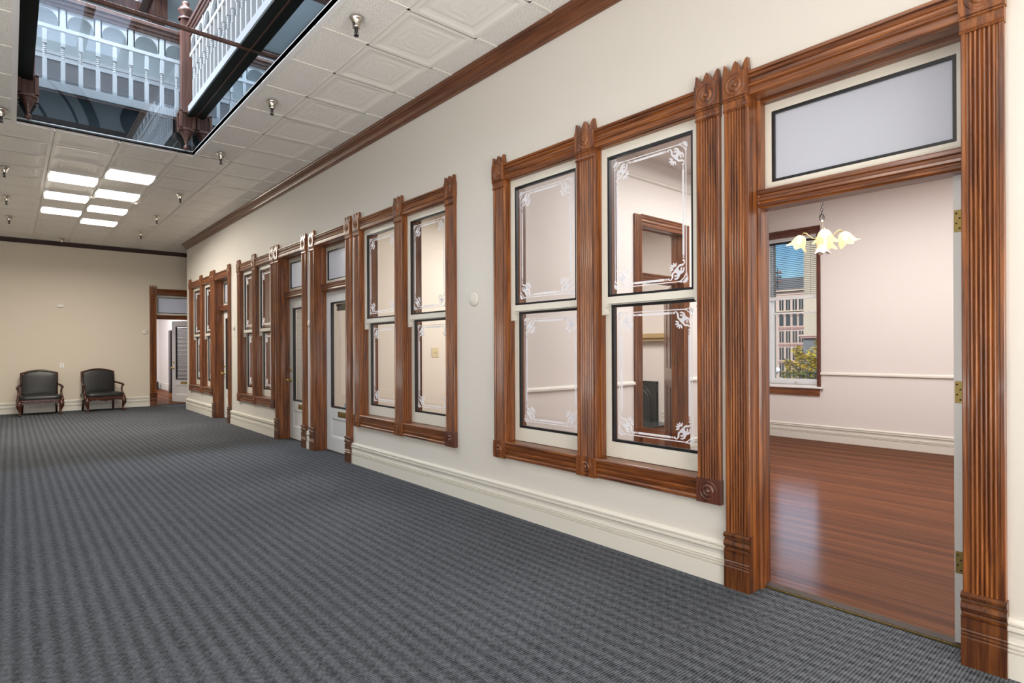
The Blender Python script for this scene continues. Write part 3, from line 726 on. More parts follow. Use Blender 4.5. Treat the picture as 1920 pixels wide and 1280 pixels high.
def etched_border(mp, a0, a1, z0, z1, d):
    """etched frame filling the pane a0..a1, z0..z1"""
    mb = MB(); o = .028; LAY[0] = 0.
    A0, A1, Z0, Z1 = a0 + o, a1 - o, z0 + o, z1 - o
    for sa in (0, 1):
        for sz in (0, 1):
            corner_scroll(mb, lambda p, q, sa=sa, sz=sz: mp(A1 - p if sa else A0 + p, d + LAY[0], Z1 - q if sz else Z0 + q))
    def bar(P, Q, w): ribbon(mb, [P, Q], w, lambda a, z: mp(a, d + LAY[0], z))
    F0 = lambda a, z: mp(a, d + LAY[0], z)
    for z, s in ((Z0, 1), (Z1, -1)):
        bar((A0 + .062, z + s * .016), (A1 - .062, z + s * .016), .0065); bar((A0 + .186, z + s * .037), (A1 - .186, z + s * .037), .015)
        for t in (.062,): disc(mb, (A0 + t, z + s * .016), .0075, F0); disc(mb, (A1 - t, z + s * .016), .0075, F0)
        for t in (.168, .179): bar((A0 + t - .0035, z + s * .037), (A0 + t + .0035, z + s * .037), .013); bar((A1 - t - .0035, z + s * .037), (A1 - t + .0035, z + s * .037), .013)
    for a, s in ((A0, 1), (A1, -1)):
        bar((a + s * .016, Z0 + .062), (a + s * .016, Z1 - .062), .0065); bar((a + s * .037, Z0 + .186), (a + s * .037, Z1 - .186), .015)
        disc(mb, (a + s * .016, Z0 + .062), .0075, F0); disc(mb, (a + s * .016, Z1 - .062), .0075, F0)
        for t in (.168, .179): bar((a + s * .037, Z0 + t - .0035), (a + s * .037, Z0 + t + .0035), .013); bar((a + s * .037, Z1 - t - .0035), (a + s * .037, Z1 - t + .0035), .013)
    return mb
# ------------------------------------------------------------------ hall windows
def hall_window(name, label, w):
    mp = MR; a0, m0, m1, a3 = w
    L0, L1 = a0 - .153, a3 + .148
    t = thing(name, (0, (L0 + L1) / 2, .475), label, 'window', 'pairs of sash windows in the hall wall', 'structure')
    V, Hm = M['wood_v'], M['wood_y']
    for lo, hi in ((L0, a0), (m0, m1), (a3, L1)): casing(mp, lo, hi, .618, 2.822, t, V, 'mullion_casing' if lo == m0 else 'side_casing')
    for lo, hi in ((L0, a0), (m0, m1), (a3, L1)): corner_block(mp, lo, hi, t, V)
    for lo, hi in ((L0, a0), (m0, m1), (a3, L1)):
        block_mb(mp, lo - .004, hi + .004, .474, .622, .044).build('rosette_block', M['door_brown'] if lo == L0 else V, t)
    for lo, hi in ((a0, m0), (m1, a3)):
        mb = MB(); mb.prism(head_sec(.138), lambda u, d, s: mp(s, d, HEAD + u), lo - .004, hi + .004); mb.build('head_casing', Hm, t)
        mb = MB(); mb.prism(apron_sec(.140), lambda u, d, s: mp(s, d, .478 + u), lo - .002, hi + .002); mb.build('apron', Hm, t)
        mb = MB(); mb.prism([(.598, .012), (.615, .030), (.620, .026), (.626, -.20), (.598, -.20)], lambda u, d, s: mp(s, d, u), lo, hi); mb.build('sill', Hm, t)
    mb = MB()
    mb.box((a3, -TH, .60), (a3 + .02, .004, HEAD + .02), 0, mp); mb.box((a0 - .02, -TH, .60), (a0, .004, HEAD + .02), 0, mp)
    mb.box((m0, -TH, .60), (m1, .004, HEAD + .02), 0, mp)
    for a, s in ((a0, 1), (m0, -1), (m1, 1), (a3, -1)):      # parting bead and inner stop
        mb.box((min(a, a + s * .012), -.034, .62), (max(a, a + s * .012), -.02, HEAD), 0, mp)
        mb.box((min(a, a + s * .012), -.16, .62), (max(a, a + s * .012), -.132, HEAD), 0, mp)
    mb.build('jamb', V, t)
    mb = MB(); mb.box((a0, -TH, HEAD - .006), (a3, .004, HEAD + .02), 0, mp); mb.build('head_jamb', Hm, t)
    mb = MB()
    for lo, hi in ((L0, a0), (m0, m1), (a3, L1)): mb.box((lo, -TH - .02, .5), (hi, -TH, 3.0), 0, mp)
    mb.box((L0, -TH - .02, HEAD), (L1, -TH - .019, 3.02), 0, mp)
    mb.build('inner_casing', M['door_brown'], t)
    for lo, hi in ((a0, m0), (m1, a3)):
        lo += .002; hi -= .002
        # upper sash, nearer the hall
        d0, d1 = -.080, -.036; g = (lo + .062, hi - .058, 1.795, 2.812)
        mb = frame_mb(mp, lo, hi, 1.745, HEAD - .006, g[0], g[1], g[2], g[3], d0, d1)
        for a, s in ((lo, 1), (hi, -1)):
            O = [(0, 1.745), (.058, 1.745), (.054, 1.728), (.040, 1.716), (.036, 1.700), (.044, 1.688), (.036, 1.668), (0, 1.664)]
            mb.prism([(a + s * u, z) for u, z in O], lambda u, z, dd: mp(u, dd, z), d0, d1)
        sa = mb.build('upper_sash', M['sash_white'], t)
        gasket_mb(mp, g[0], g[1], g[2], g[3], d0 + .012, d1 - .006, .017).build('gasket', M['gasket'], sa)
        MB().box((g[0] + .01, -.060, g[2] + .01), (g[1] - .01, -.056, g[3] - .01), 0, mp).build('pane', M['glass'], sa)
        etched_border(mp, g[0] + .017, g[1] - .017, g[2] + .017, g[3] - .017, -.0545).build('etched_border', M['etched'], sa, recalc=False)
        # lower sash, behind
        d0, d1 = -.130, -.086; g = (lo + .052, hi - .050, .738, 1.74)
        mb = frame_mb(mp, lo, hi, .626, 1.79, g[0], g[1], g[2], g[3], d0, d1)
        sb = mb.build('lower_sash', M['sash_white'], t)
        gasket_mb(mp, g[0], g[1], g[2], g[3], d0 + .012, d1 - .006, .019).build('gasket', M['gasket'], sb)
        MB().box((g[0] + .01, -.110, g[2] + .01), (g[1] - .01, -.106, g[3] - .01), 0, mp).build('pane', M['glass'], sb)
        etched_border(mp, g[0] + .019, g[1] - .019, g[2] + .019, g[3] - .019, -.1045).build('etched_border', M['etched'], sb, recalc=False)
    return t
hall_window('window_1', 'nearest pair of etched-glass sash windows, beside the open doorway', WINS['window_1'])
hall_window('window_2', 'second nearest pair of etched-glass sash windows, left of the round wall disc', WINS['window_2'])
hall_window('window_3', 'third pair of etched-glass sash windows, between the two far door recesses', WINS['window_3'])
hall_window('window_4', 'farthest pair of sash windows, next to the hall corner', WINS['window_4'])
# ------------------------------------------------------------------ doors
def rot_about(px, py, ang):
    c, s = math.cos(ang), math.sin(ang)
    return lambda v: (px + (v.x - px) * c - (v.y - py) * s, py + (v.x - px) * s + (v.y - py) * c, v.z)
def door_leaf(t, mp, a0, a1, knob_at, fn=None, blind=None, mat_=None, z0=.008, z1=2.234):
    """panelled leaf with a tall glass light; knob_at = 0/1 chooses the stile"""
    d0, d1 = -.195, -.150; st = .157
    ga0, ga1, gz0, gz1 = a0 + st, a1 - st, .615, 2.085
    P = lambda mb: mb.xf(fn) if fn else mb
    mat_ = mat_ or M['door_white']
    mb = frame_mb(mp, a0, a1, z0, z1, ga0, ga1, .465, gz1, d0, d1)
    mb.box((ga0, d0, .465), (ga1, d1, gz0), 0, mp)
    # opening for the low panel is cut by stacking rails
    mb2 = MB()
    for lo, hi in ((a0, ga0), (ga1, a1)): mb2.box((lo, d0, z0), (hi, d1, z1), 0, mp)
    mb2.box((ga0, d0, z0), (ga1, d1, .20), 0, mp); mb2.box((ga0, d0, .465), (ga1, d1, gz0), 0, mp); mb2.box((ga0, d0, gz1), (ga1, d1, z1), 0, mp)
    mb2.box((ga0, d0 + .012, .20), (ga1, d1 - .012, .465), 0, mp)
    mb2.prism([(0, 0), (.03, 0), (0, .012)], lambda u, d, s: mp(ga0 + u, d1 - .012 + d, s), .20, .465)
    mb2.prism([(0, 0), (.03, 0), (0, .012)], lambda u, d, s: mp(ga1 - u, d1 - .012 + d, s), .20, .465)
    mb2.prism([(0, 0), (.03, 0), (0, .012)], lambda u, d, s: mp(s, d1 - .012 + d, .20 + u), ga0, ga1)
    mb2.prism([(0, 0), (.03, 0), (0, .012)], lambda u, d, s: mp(s, d1 - .012 + d, .465 - u), ga0, ga1)
    leaf = P(mb2).build('door_leaf', mat_, t)
    P(gasket_mb(mp, ga0, ga1, gz0, gz1, d0 + .010, d1 + .004, .022)).build('gasket', M['gasket'], leaf)
    P(MB().box((ga0 + .01, -.174, gz0 + .01), (ga1 - .01, -.170, gz1 - .01), 0, mp)).build('pane', M['glass'], leaf)
    c = (a0 + a1) / 2
    mb = MB(); mb.box((c - .125, d1, .498), (c + .125, d1 + .006, .572), 0, mp); mb.box((c - .105, d1 + .006, .515), (c + .105, d1 + .012, .555), 0, mp)
    P(mb).build('mail_slot', M['brass_dark'], leaf)
    ka = a0 + .075 if knob_at == 0 else a1 - .075
    mb = MB(); n_out = Vector(mp(0, 1, 0)) - Vector(mp(0, 0, 0))
    KN = [(0, 0), (.030, 0), (.030, .008), (.012, .012), (.011, .035), (.020, .042), (.029, .055), (.029, .066), (.018, .078), (0, .080)]
    mb.lathe(KN, mp(ka, d1, .94), 14, n_out); P(mb).build('door_knob', M['brass'], leaf)
    mb = MB(); mb.lathe(KN, mp(ka, d0, .94), 14, -n_out); P(mb).build('door_knob', M['brass'], leaf)
    mb = MB(); mb.lathe([(0, 0), (.026, 0), (.026, .012), (.018, .022), (0, .024)], mp(ka, d1, 1.096), 14, n_out); P(mb).build('deadbolt', M['brass'], leaf)
    return leaf
def door_frame(name, label, mp, a0, a1, cw=.15, blocks=True, transom='frosted', hm='y', inner=True, th=TH, kind='structure'):
    V = M['wood_v']; Hm = M['wood_' + hm]
    o = mp((a0 + a1) / 2, 0, 0)
    t = thing(name, o, label, 'door', None, kind)
    for lo, hi in ((a0 - cw, a0), (a1, a1 + cw)):
        if blocks:
            casing(mp, lo, hi, .322, 2.822, t, V); corner_block(mp, lo, hi, t, V); plinth(mp, lo, hi, t, M['wood_plinth'])
        else: casing(mp, lo, hi, 0, 3.01, t, V)
    mb = MB(); mb.prism(head_sec(.138), lambda u, d, s: mp(s, d, HEAD + u), a0 - .004, a1 + .004); mb.build('head_casing', Hm, t)
    mb = MB(); mb.box((a0 - .02, -th, 0), (a0, .004, HEAD + .02), 0, mp); mb.box((a1, -th, 0), (a1 + .02, .004, HEAD + .02), 0, mp)
    for a, s in ((a0, 1), (a1, -1)): mb.prism([(0, -.145), (.014, -.145), (.014, -.09), (.004, -.076), (0, -.076)], lambda u, d, z: mp(a + s * u, d, z), 0, HEAD)
    mb.build('jamb', V, t)
    mb = MB(); mb.box((a0, -th, HEAD - .004), (a1, .004, HEAD + .02), 0, mp); mb.box((a0, -.145, HEAD - .018), (a1, -.09, HEAD), 0, mp); mb.build('head_jamb', Hm, t)
    BARS = [(2.240, -.196), (2.240, -.085), (2.250, -.072), (2.262, -.072), (2.268, -.084), (2.278, -.086), (2.284, -.074), (2.296, -.070), (2.304, -.084), (2.316, -.082), (2.322, -.070), (2.338, -.064), (2.346, -.074), (2.352, -.14), (2.352, -.196)]
    mb = MB(); mb.prism(BARS, lambda u, d, s: mp(s, d, u), a0, a1); mb.build('transom_bar', Hm, t)
    g = (a0 + .052, a1 - .052, 2.398, 2.815)
    if transom == 'frosted': fr = frame_mb(mp, a0 + .002, a1 - .002, 2.352, HEAD - .004, *g, -.192, -.150).build('transom_sash', M['sash_white'], t)
    if transom == 'frosted': gasket_mb(mp, g[0], g[1], g[2], g[3], -.18, -.150, .016).build('gasket', M['gasket'], fr)
    if transom == 'frosted': MB().box((g[0] + .008, -.170, g[2] + .008), (g[1] - .008, -.166, g[3] - .008), 0, mp).build('pane', M['frosted'], fr)
    mb = MB(); mb.box((a0, -TH, 0), (a1, -.13, .012), 0, mp); mb.build('threshold', M['sill_worn'], t)
    if inner:
        mb = MB()
        for lo, hi in ((a0 - cw, a0), (a1, a1 + cw)): mb.box((lo, -th - .02, 0), (hi, -th, 3.01), 0, mp)
        mb.box((a0 - cw, -th - .02, HEAD), (a1 + cw, -th - .019, 3.01), 0, mp)
        mb.build('inner_casing', M['door_brown'], t)
    return t
def hinges(t, mp, a, zs, fn=None, side=1):
    for z in zs:
        mb = MB(); mb.box((a - .001, -.193, z - .05), (a + side * .0015, -.152, z + .05), 0, mp)
        if fn: mb.xf(fn)
        h = mb.build('hinge', M['brass'], t)
# nearest doorway, leaf swung open against the side wall
d1 = door_frame('door_1', 'nearest doorway, wide open onto the plank-floored office', MR, *DOORS['door_1'])
_r = rot_about(.197, .662, math.radians(-90))   # hinge at the near jamb
fn = lambda v: (lambda q: (q[0] - .042, q[1] + .017, q[2]))(_r(v))
lf = door_leaf(d1, MR, .662, 1.640, 1, fn)
for z in (2.02, 1.205, .395):
    mb = MB(); mb.box((.1530, .684, z - .052), (.1552, .722, z + .052))
    for k in range(4): mb.lathe([(0, .003), (.004, .003), (.004, 0)], (.1530, .700 + .013 * (k % 2), z - .036 + .024 * k), 8, (-1, 0, 0), 1)
    mb.build('hinge', [M['hinge'], M['black_metal']], lf)
mb = MB(); mb.box((.124, .657, .0), (.130, 1.648, .009)); mb.build('threshold_strip', M['brass_dark'], d1)
d2 = door_frame('door_2', 'closed white glazed door, second nearest, with a raised blind behind its glass', MR, *DOORS['door_2'])
l2 = door_leaf(d2, MR, 6.993, 8.001, 0)
MB().box((7.39, -.1765, .64), (7.47, -.1745, .69), 0, MR).build('sticker', M['blue'], l2)
d3 = door_frame('door_3', 'closed white glazed door with brass knob, third from the viewer', MR, *DOORS['door_3'])
door_leaf(d3, MR, 8.459, 9.447, 1)
d4 = door_frame('door_4', 'farthest closed white door on the window wall, brass knob showing', MR, *DOORS['door_4'])
door_leaf(d4, MR, 12.293, 13.267, 1)
d5 = door_frame('door_5', 'open glazed door in the end wall, right of the armchairs', MBk, -.40, .60, hm='x')
fn5 = rot_about(.597, YB + .197, math.radians(-66))
l5 = door_leaf(d5, MBk, -.395, .597, 0, fn5)
mb = MB()
for k in range(38): 
    z = .64 + k * .037; mb.box((-.225, -.186, z), (.425, -.178, z + .030), 0, MBk)
mb.xf(fn5).build('blind_slats', M['slat_brown'], l5)
# doorway in the partition, brown leaf swung away
d6 = door_frame('door_6', 'cased brown doorway with open transom seen through the nearest window', MP, 2.434, 3.308, .133, False, 'clear', 'x', False, .12)
fn6 = rot_about(3.31, 4.385, math.radians(-139))
mb = MB(); mb.box((2.45, 4.365, .01), (3.306, 4.405, 2.235))
for z0_, z1_ in ((.25, .9), (1.15, 2.05)):
    for xa, xb in ((2.56, 2.84), (2.92, 3.2)):
        mb.box((xa, 4.355, z0_), (xb, 4.365, z1_)); mb.box((xa, 4.405, z0_), (xb, 4.415, z1_))
bl = mb.xf(fn6).build('door_leaf', M['door_brown'], d6)
for z in (1.25, .45): MB().box((3.29, 4.36, z - .05), (3.312, 4.372, z + .05)).build('hinge', M['brass_dark'], d6)
# ------------------------------------------------------------------ office daylight window with its blind
t = thing('window_5', (XO, 4.07, .84), 'white daylight window of the open office with brown casing', 'window', None, 'structure')
def MW(a, d, z): return (XO - d, a, z)
mb = MB(); mb.box((3.637, 0, .80), (3.69, .02, 3.17), 0, MW); mb.box((4.46, 0, .80), (4.58, .02, 3.17), 0, MW); mb.build('side_casing', M['door_brown'], t)
mb = MB(); mb.prism([(3.17, 0), (3.17, .02), (3.20, .024), (3.21, .035), (3.235, .035), (3.245, .024), (3.286, .024), (3.286, 0)], lambda u, d, s: MW(s, d, u), 3.637, 4.58); mb.build('head_casing', M['door_brown'], t)
mb = MB(); mb.box((3.60, -.1, .795), (4.60, .055, .822), 0, MW); mb.build('sill', M['white_gloss'], t)
mb = MB(); mb.box((3.655, 0, .68), (4.56, .022, .795), 0, MW); mb.build('apron', M['wood_y'], t)
frame_mb(MW, 3.69, 4.46, .822, 3.17, 3.70, 4.45, .84, 3.15, -.16, -.03).build('frame', M['white_gloss'], t)
u = frame_mb(MW, 3.70, 4.45, 2.19, 3.15, 3.718, 4.41, 2.24, 3.11, -.10, -.06).build('upper_sash', M['white_gloss'], t)
MB().box((3.716, -.082, 2.22), (4.412, -.078, 3.12), 0, MW).build('pane', M['glass'], u)
l = frame_mb(MW, 3.70, 4.45, .83, 1.99, 3.722, 4.412, .925, 1.965, -.15, -.11).build('lower_sash', M['white_gloss'], t)
MB().box((3.715, -.132, .90), (4.412, -.128, 1.97), 0, MW).build('pane', M['glass'], l)
mb = MB(); mb.box((3.70, -.15, 1.99), (3.715, -.11, 2.19), 0, MW); mb.box((4.415, -.15, 1.99), (4.45, -.11, 2.19), 0, MW); mb.build('fixed_light', M['white_gloss'], t)
mb = MB(); mb.tube([MW(4.07, -.10, .868), MW(4.07, -.088, .872), MW(4.04, -.088, .872), MW(4.04, -.10, .868)], .004, 6); mb.build('sash_lift', M['nickel'], t)
t = thing('venetian_blind', (XO + .03, 4.07, 3.1), 'thin-slatted venetian blind over the top of the office window', 'blind')
mb = MB(); mb.box((3.715, -.055, 3.08), (4.435, -.028, 3.115), 0, MW); mb.build('headrail', M['slat_dark'], t)
mb = MB()
for k in range(28): 
    z = 3.055 - k * .0295; mb.box((3.718, -.054, z), (4.43, -.030, z + .0042), 0, MW)
mb.build('slats', M['slat_dark'], t)  # near-black stands for white slats against the light
mb = MB()
for a in (3.80, 4.35): MB().tube([MW(a, -.042, 3.08), MW(a, -.042, 2.25)], .0022, 5).build('ladder_cord', M['slat_dark'], t)
# blinds of the closed doors
t = thing('venetian_blind', (.215, 7.5, 2.05), 'raised dark blind bundle behind the second nearest door glass', 'blind')
mb = MB(); mb.box((7.16, -.225, 2.03), (7.78, -.20, 2.06), 0, MR); mb.build('headrail', M['slat_dark'], t)
mb = MB()
for k in range(6): mb.box((7.17, -.232, 1.965 + k * .011), (7.77, -.203, 1.972 + k * .011), 0, MR)
mb.build('slats', M['slat_dark'], t)
mb = MB(); mb.tube([MR(7.66, -.205, 2.03), MR(7.66, -.205, 1.45)], .004, 6); mb.build('pull_cord', M['white_gloss'], t)
t = thing('venetian_blind', (.215, 8.95, 2.08), 'lowered white blind behind the third door glass', 'blind')
mb = MB(); mb.box((8.60, -.225, 2.06), (9.31, -.20, 2.09), 0, MR); mb.build('headrail', M['slat_white'], t)
mb = MB()
for k in range(58):
    z = .63 + k * .0246; mb.prism([(0, -.204), (.002, -.204), (.021, -.214), (.019, -.214)], lambda u, d, s: MR(s, d, z + u), 8.605, 9.305)
mb.build('slats', M['slat_white'], t)
# ------------------------------------------------------------------ fireplace and chandelier
t = thing('fireplace', (XO, 7.05, 0), 'black iron arched fireplace with tan mantel seen through the nearest window', 'fireplace')
mb = MB()
yc = 7.05; outer = [(6.58, 0), (6.58, .79), (7.52, .79), (7.52, 0)]
pts = [(yc - .30 * math.cos(PI * i / 14), .33 + .30 * math.sin(PI * i / 14)) for i in range(15)]
inn = [(yc - .30, 0)] + pts + [(yc + .30, 0)]
def fan(d):
    out = []
    for a, z in inn:
        if z < .3 and a < yc: out.append((6.58, z))
        elif z < .3: out.append((7.52, z))
        else:
            k = (a - yc) / .30; out.append((yc + .47 * max(-1, min(1, k * 1.25)), .33 + .46 * min(1, (z - .33) / .30 * 1.25) if z > .33 else z))
    return out
ot = fan(0)
vs = [MW(a, .06, z) for a, z in inn] + [MW(a, .06, z) for a, z in ot] + [MW(a, .0, z) for a, z in inn] + [MW(a, .0, z) for a, z in ot]; n = len(inn)
mb.add(vs, [(i, i + 1, n + i + 1, n + i) for i in range(n - 1)] + [(i, i + 1, 2 * n + i + 1, 2 * n + i) for i in range(n - 1)] + [(n + i, n + i + 1, 3 * n + i + 1, 3 * n + i) for i in range(n - 1)])
for R, r in ((.33, .022), (.40, .012)): mb.tube([MW(yc - R, .065, 0)] + [MW(yc - R * math.cos(PI * i / 14), .065, .33 + R * math.sin(PI * i / 14)) for i in range(15)] + [MW(yc + R, .065, 0)], r, 6)
mb.box((6.58, .0, .74), (7.52, .075, .79), 0, MW); mb.box((6.58, .0, 0), (6.64, .07, .79), 0, MW); mb.box((7.46, .0, 0), (7.52, .07, .79), 0, MW)
mb.build('surround', M['black_metal'], t)
MB().box((6.7, .0, 0), (7.4, .012, .70), 0, MW).build('firebox', M['slat_dark'], t)
mb = MB(); mb.box((6.15, 0, 1.62), (7.95, .20, 1.70), 0, MW); mb.box((6.2, 0, 1.56), (7.9, .15, 1.62), 0, MW); mb.build('mantel_shelf', M['tan_wood'], t)
MB().box((6.2, .012, 0), (7.9, .70, .022), 0, MW).build('hearth', M['slate'], t)
CX, CYY = 3.0, 2.418
t = thing('chandelier', (CX, CYY, 3.7), 'lit chandelier with amber flower shades hanging in the open office', 'chandelier')
MB().lathe([(0, 3.70), (.07, 3.70), (.065, 3.675), (.02, 3.655), (0, 3.65)], (CX, CYY, 0), 16).build('canopy', M['nickel'], t)
mb = MB(); z = 3.66; k = 0
while z > 2.76:
    q = [(math.cos(a) * .012, math.sin(a) * .022) for a in [2 * PI * i / 10 for i in range(11)]]
    mb.tube([(CX + (p[0] if k % 2 else 0), CYY + (0 if k % 2 else p[0]), z - .018 + p[1]) for p in q], .003, 5, caps=False); z -= .034; k += 1
mb.tube([(CX + .016 * math.cos(a), CYY - .016 * math.cos(a), 2.745 + .04 * math.sin(a)) for a in [2 * PI * i / 12 for i in range(13)]], .0045, 6, caps=False)
mb.build('chain', M['black_metal'], t)
MB().lathe([(0, 2.715), (.014, 2.715), (.012, 2.705), (.022, 2.70), (.012, 2.69), (.012, 2.62), (.016, 2.61), (.034, 2.595), (.042, 2.57), (.034, 2.54), (.018, 2.52), (.012, 2.50), (.02, 2.49), (.012, 2.475), (0, 2.47)], (CX, CYY, 0), 14).build('stem', M['nickel'], t)
def flower(mb, c, ax, s=1.):
    """ruffled tulip shade opening along ax"""
    q = Vector((0, 0, 1)).rotation_difference(Vector(ax).normalized()); c = Vector(c); seg = 30
    prof = [(.018, 0), (.030, .008), (.045, .030), (.052, .055), (.060, .080), (.078, .098)]
    vs = []; n = len(prof)
    for k in range(seg):
        a = 2 * PI * k / seg
        for i, (r, h) in enumerate(prof):
            f = (i / (n - 1)) ** 2; rr = r * (1 + .16 * f * math.cos(6 * a)); hh = h + .012 * f * math.cos(6 * a)
            vs.append(tuple(c + q @ Vector((rr * math.cos(a) * s, rr * math.sin(a) * s, hh * s))))
    mb.add(vs, [(k * n + i, ((k + 1) % seg) * n + i, ((k + 1) % seg) * n + i + 1, k * n + i + 1) for k in range(seg) for i in range(n - 1)], 0, True)
    return c + q @ Vector((0, 0, .05 * s))
BULBS = []
cam_dir = math.atan2(0 - CYY, -D_CAM - CX)
for k in range(4):
    a = cam_dir + [.12, PI * .54, -PI * .54, PI * .95][k]; dx, dy = math.cos(a), math.sin(a)
    mb = MB(); mb.tube([(CX + dx * r, CYY + dy * r, z_) for r, z_ in ((.03, 2.555), (.06, 2.535), (.09, 2.54), (.12, 2.57), (.145, 2.60), (.165, 2.605), (.182, 2.59), (.184, 2.575))], .0055, 6)
    mb.build('arm', M['brass_dark'], t)
    mb = MB(); ax = (dx * .45, dy * .45, -1); bc = flower(mb, (CX + dx * .182, CYY + dy * .182, 2.578), ax, 1.3); sh = mb.build('lamp_shade', M['shade'], t, recalc=False)
    MB().sup(tuple(bc), (.018, .018, .024), 1, 1, 10, 8).build('bulb', M['bulb'], sh); BULBS.append(tuple(bc))
mb = MB(); flower(mb, (CX, CYY, 2.475), (0, 0, -1), .95); mb.build('lower_flower', M['globe_glass'], t, recalc=False)
# ------------------------------------------------------------------ ceiling fittings
for i, (c, r) in enumerate(sorted(LIGHTS, key=lambda q: q[1])):
    X0, X1, Y0, Y1 = cell(c, r); cx, cy = (X0 + X1) / 2, (Y0 + Y1) / 2
    side = 'right-hand' if c == 2 else 'left-hand'; nth = ['first', 'first', 'second', 'second', 'third', 'third', 'fourth'][i]
    t = thing('ceiling_light', (cx, cy, ZC), f'square lit ceiling panel, {nth} in the {side} column counting from the light well', 'ceiling light', 'lit ceiling panels')
    frame_mb(lambda a, d, z: (a, z, ZC + d), X0 + .008, X1 - .008, Y0 + .008, Y1 - .008, X0 + .035, X1 - .035, Y0 + .03, Y1 - .03, -.022, .06).build('frame', M['white_gloss'], t)
    mb = MB(); n = 8; vs = []; fs = []     # gently bowed lens
    for j in range(n + 1):
        for k in range(n + 1):
            u_, v_ = j / n, k / n; vs.append((X0 + .03 + (X1 - X0 - .06) * u_, Y0 + .028 + (Y1 - Y0 - .056) * v_, ZC - .006 - .028 * (1 - (2 * v_ - 1) ** 2)))
    for j in range(n):
        for k in range(n): fs.append((j * (n + 1) + k, (j + 1) * (n + 1) + k, (j + 1) * (n + 1) + k + 1, j * (n + 1) + k + 1))
    mb.add(vs, fs, 0, True); mb.build('lens', M['troffer_lens'], t, recalc=False)
    MB().box((X0 + .02, Y0 + .02, ZC + .06), (X1 - .02, Y1 - .02, ZC + .08)).build('housing', M['white_gloss'], t)
def sprinkler(x, y, label):
    t = thing('fire_sprinkler', (x, y, ZC), label, 'sprinkler', 'fire sprinklers on the hall ceiling')
    z = ZC - .016
    pr = [(0, 0), (.052, 0), (.054, -.008), (.046, -.016), (.036, -.034), (.030, -.060), (.030, -.074), (.026, -.080), (0, -.080)]
    MB().lathe([(r, z + h) for r, h in pr], (x, y, 0), 16).build('escutcheon', M['nickel'], t)
    mb = MB(); mb.lathe([(0, z - .07), (.013, z - .08), (.013, z - .10), (.008, z - .105), (.007, z - .132), (.020, z - .136), (.020, z - .140), (0, z - .141)], (x, y, 0), 10)
    mb.tube([(x - .012, y, z - .10), (x - .016, y, z - .118), (x - .006, y, z - .134)], .003, 5); mb.tube([(x + .012, y, z - .10), (x + .016, y, z - .118), (x + .006, y, z - .134)], .003, 5)
    mb.build('sprinkler_head', M['black_metal'], t)
words = ['nearest', 'second nearest', 'third nearest', 'fourth nearest', 'fifth nearest', 'farthest']
for i, (x, y) in enumerate([(-1.227, 4.184), (-1.21, 6.149), (-1.177, 8.2), (-1.142, 10.77), (-1.132, 12.84), (-1.112, 14.78)]):
    sprinkler(x, y, f'bell-shaped nickel sprinkler, {words[i]} of the row nearer the window wall')
words = ['nearest', 'second nearest', 'third nearest', 'farthest']
for i, (x, y) in enumerate([(-3.327, 8.195), (-3.316, 10.74), (-3.301, 12.74), (-3.27, 14.61)]):
    sprinkler(x, y, f'bell-shaped nickel sprinkler, {words[i]} of the row farther from the window wall')
sprinkler(-2.361, 16.75, 'bell-shaped nickel sprinkler close to the end wall crown moulding')
# ------------------------------------------------------------------ wall fittings
def round_plate(c, n, label, r=.068):
    t = tag(MB().lathe([(0, .020), (r * .75, .019), (r * .94, .012), (r, 0), (0, 0)], c, 24, n).build('wall_disc', M['plate']), label, 'wall disc', 'round wall discs')
round_plate((0, 4.31, 1.885), (-1, 0, 0), 'round cream wall disc between the two nearest windows')
round_plate((0, 8.235, 1.80), (-1, 0, 0), 'round cream wall disc between the second and third doors', .05)
round_plate((0, 11.95, 1.86), (-1, 0, 0), 'round cream wall disc left of the third window', .06)
round_plate((-.655, YB, 1.90), (0, -1, 0), 'round cream wall disc beside the end wall door casing', .07)
t = thing('power_outlet', (-2.338, YB, 1.08), 'small white outlet plate above and between the armchairs', 'outlet')
bevel(MB().box((-2.378, YB - .008, 1.03), (-2.298, YB, 1.14)).build('cover_plate', M['white_gloss'], t), .003)
for z in (1.06, 1.11): MB().box((-2.355, YB - .011, z - .014), (-2.321, YB - .007, z + .014)).build('socket', M['plate'], t)
t = thing('mounted_thermostat', (-2.353, YB, 2.49), 'small white thermostat high on the end wall', 'thermostat')
bevel(MB().box((-2.42, YB - .02, 2.45), (-2.29, YB, 2.53)).build('case', M['plate'], t), .004)
MB().box((-2.39, YB - .023, 2.475), (-2.33, YB - .019, 2.515)).build('display', M['trim_white'], t)
t = thing('light_switch', (2.10, 8.18, 1.37), 'ivory double switch plate seen through the second nearest window', 'switch')
bevel(MB().box((2.03, 8.172, 1.29), (2.17, 8.18, 1.45)).build('cover_plate', M['plate_ivory'], t), .003)
for x in (2.075, 2.125): MB().box((x - .008, 8.162, 1.355), (x + .008, 8.173, 1.385)).build('toggle', M['plate_ivory'], t)
# items beyond the end-wall doorway
t = thing('shelving_unit', (.87, 22.4, 0), 'tall narrow black shelving unit beyond the end-wall doorway', 'shelf')
mb = MB(); mb.box((.80, 22.25, 0), (.83, 22.55, 2.1)); mb.box((.92, 22.25, 0), (.95, 22.55, 2.1)); mb.build('upright', M['black_metal'], t)
mb = MB()
for z in (.05, .45, .85, 1.25, 1.65, 2.07): mb.box((.83, 22.25, z), (.92, 22.55, z + .03))
mb.build('shelf', M['black_metal'], t)
MB().box((.83, 22.53, 0), (.92, 22.55, 2.1)).build('back_panel', M['black_metal'], t)
tag(bevel(MB().box((.80, 24.7, 0), (.87, 24.95, .28)).build('floor_box', M['black_metal']), .01), 'small dark box on the floor in the corner beyond the end-wall doorway', 'box')
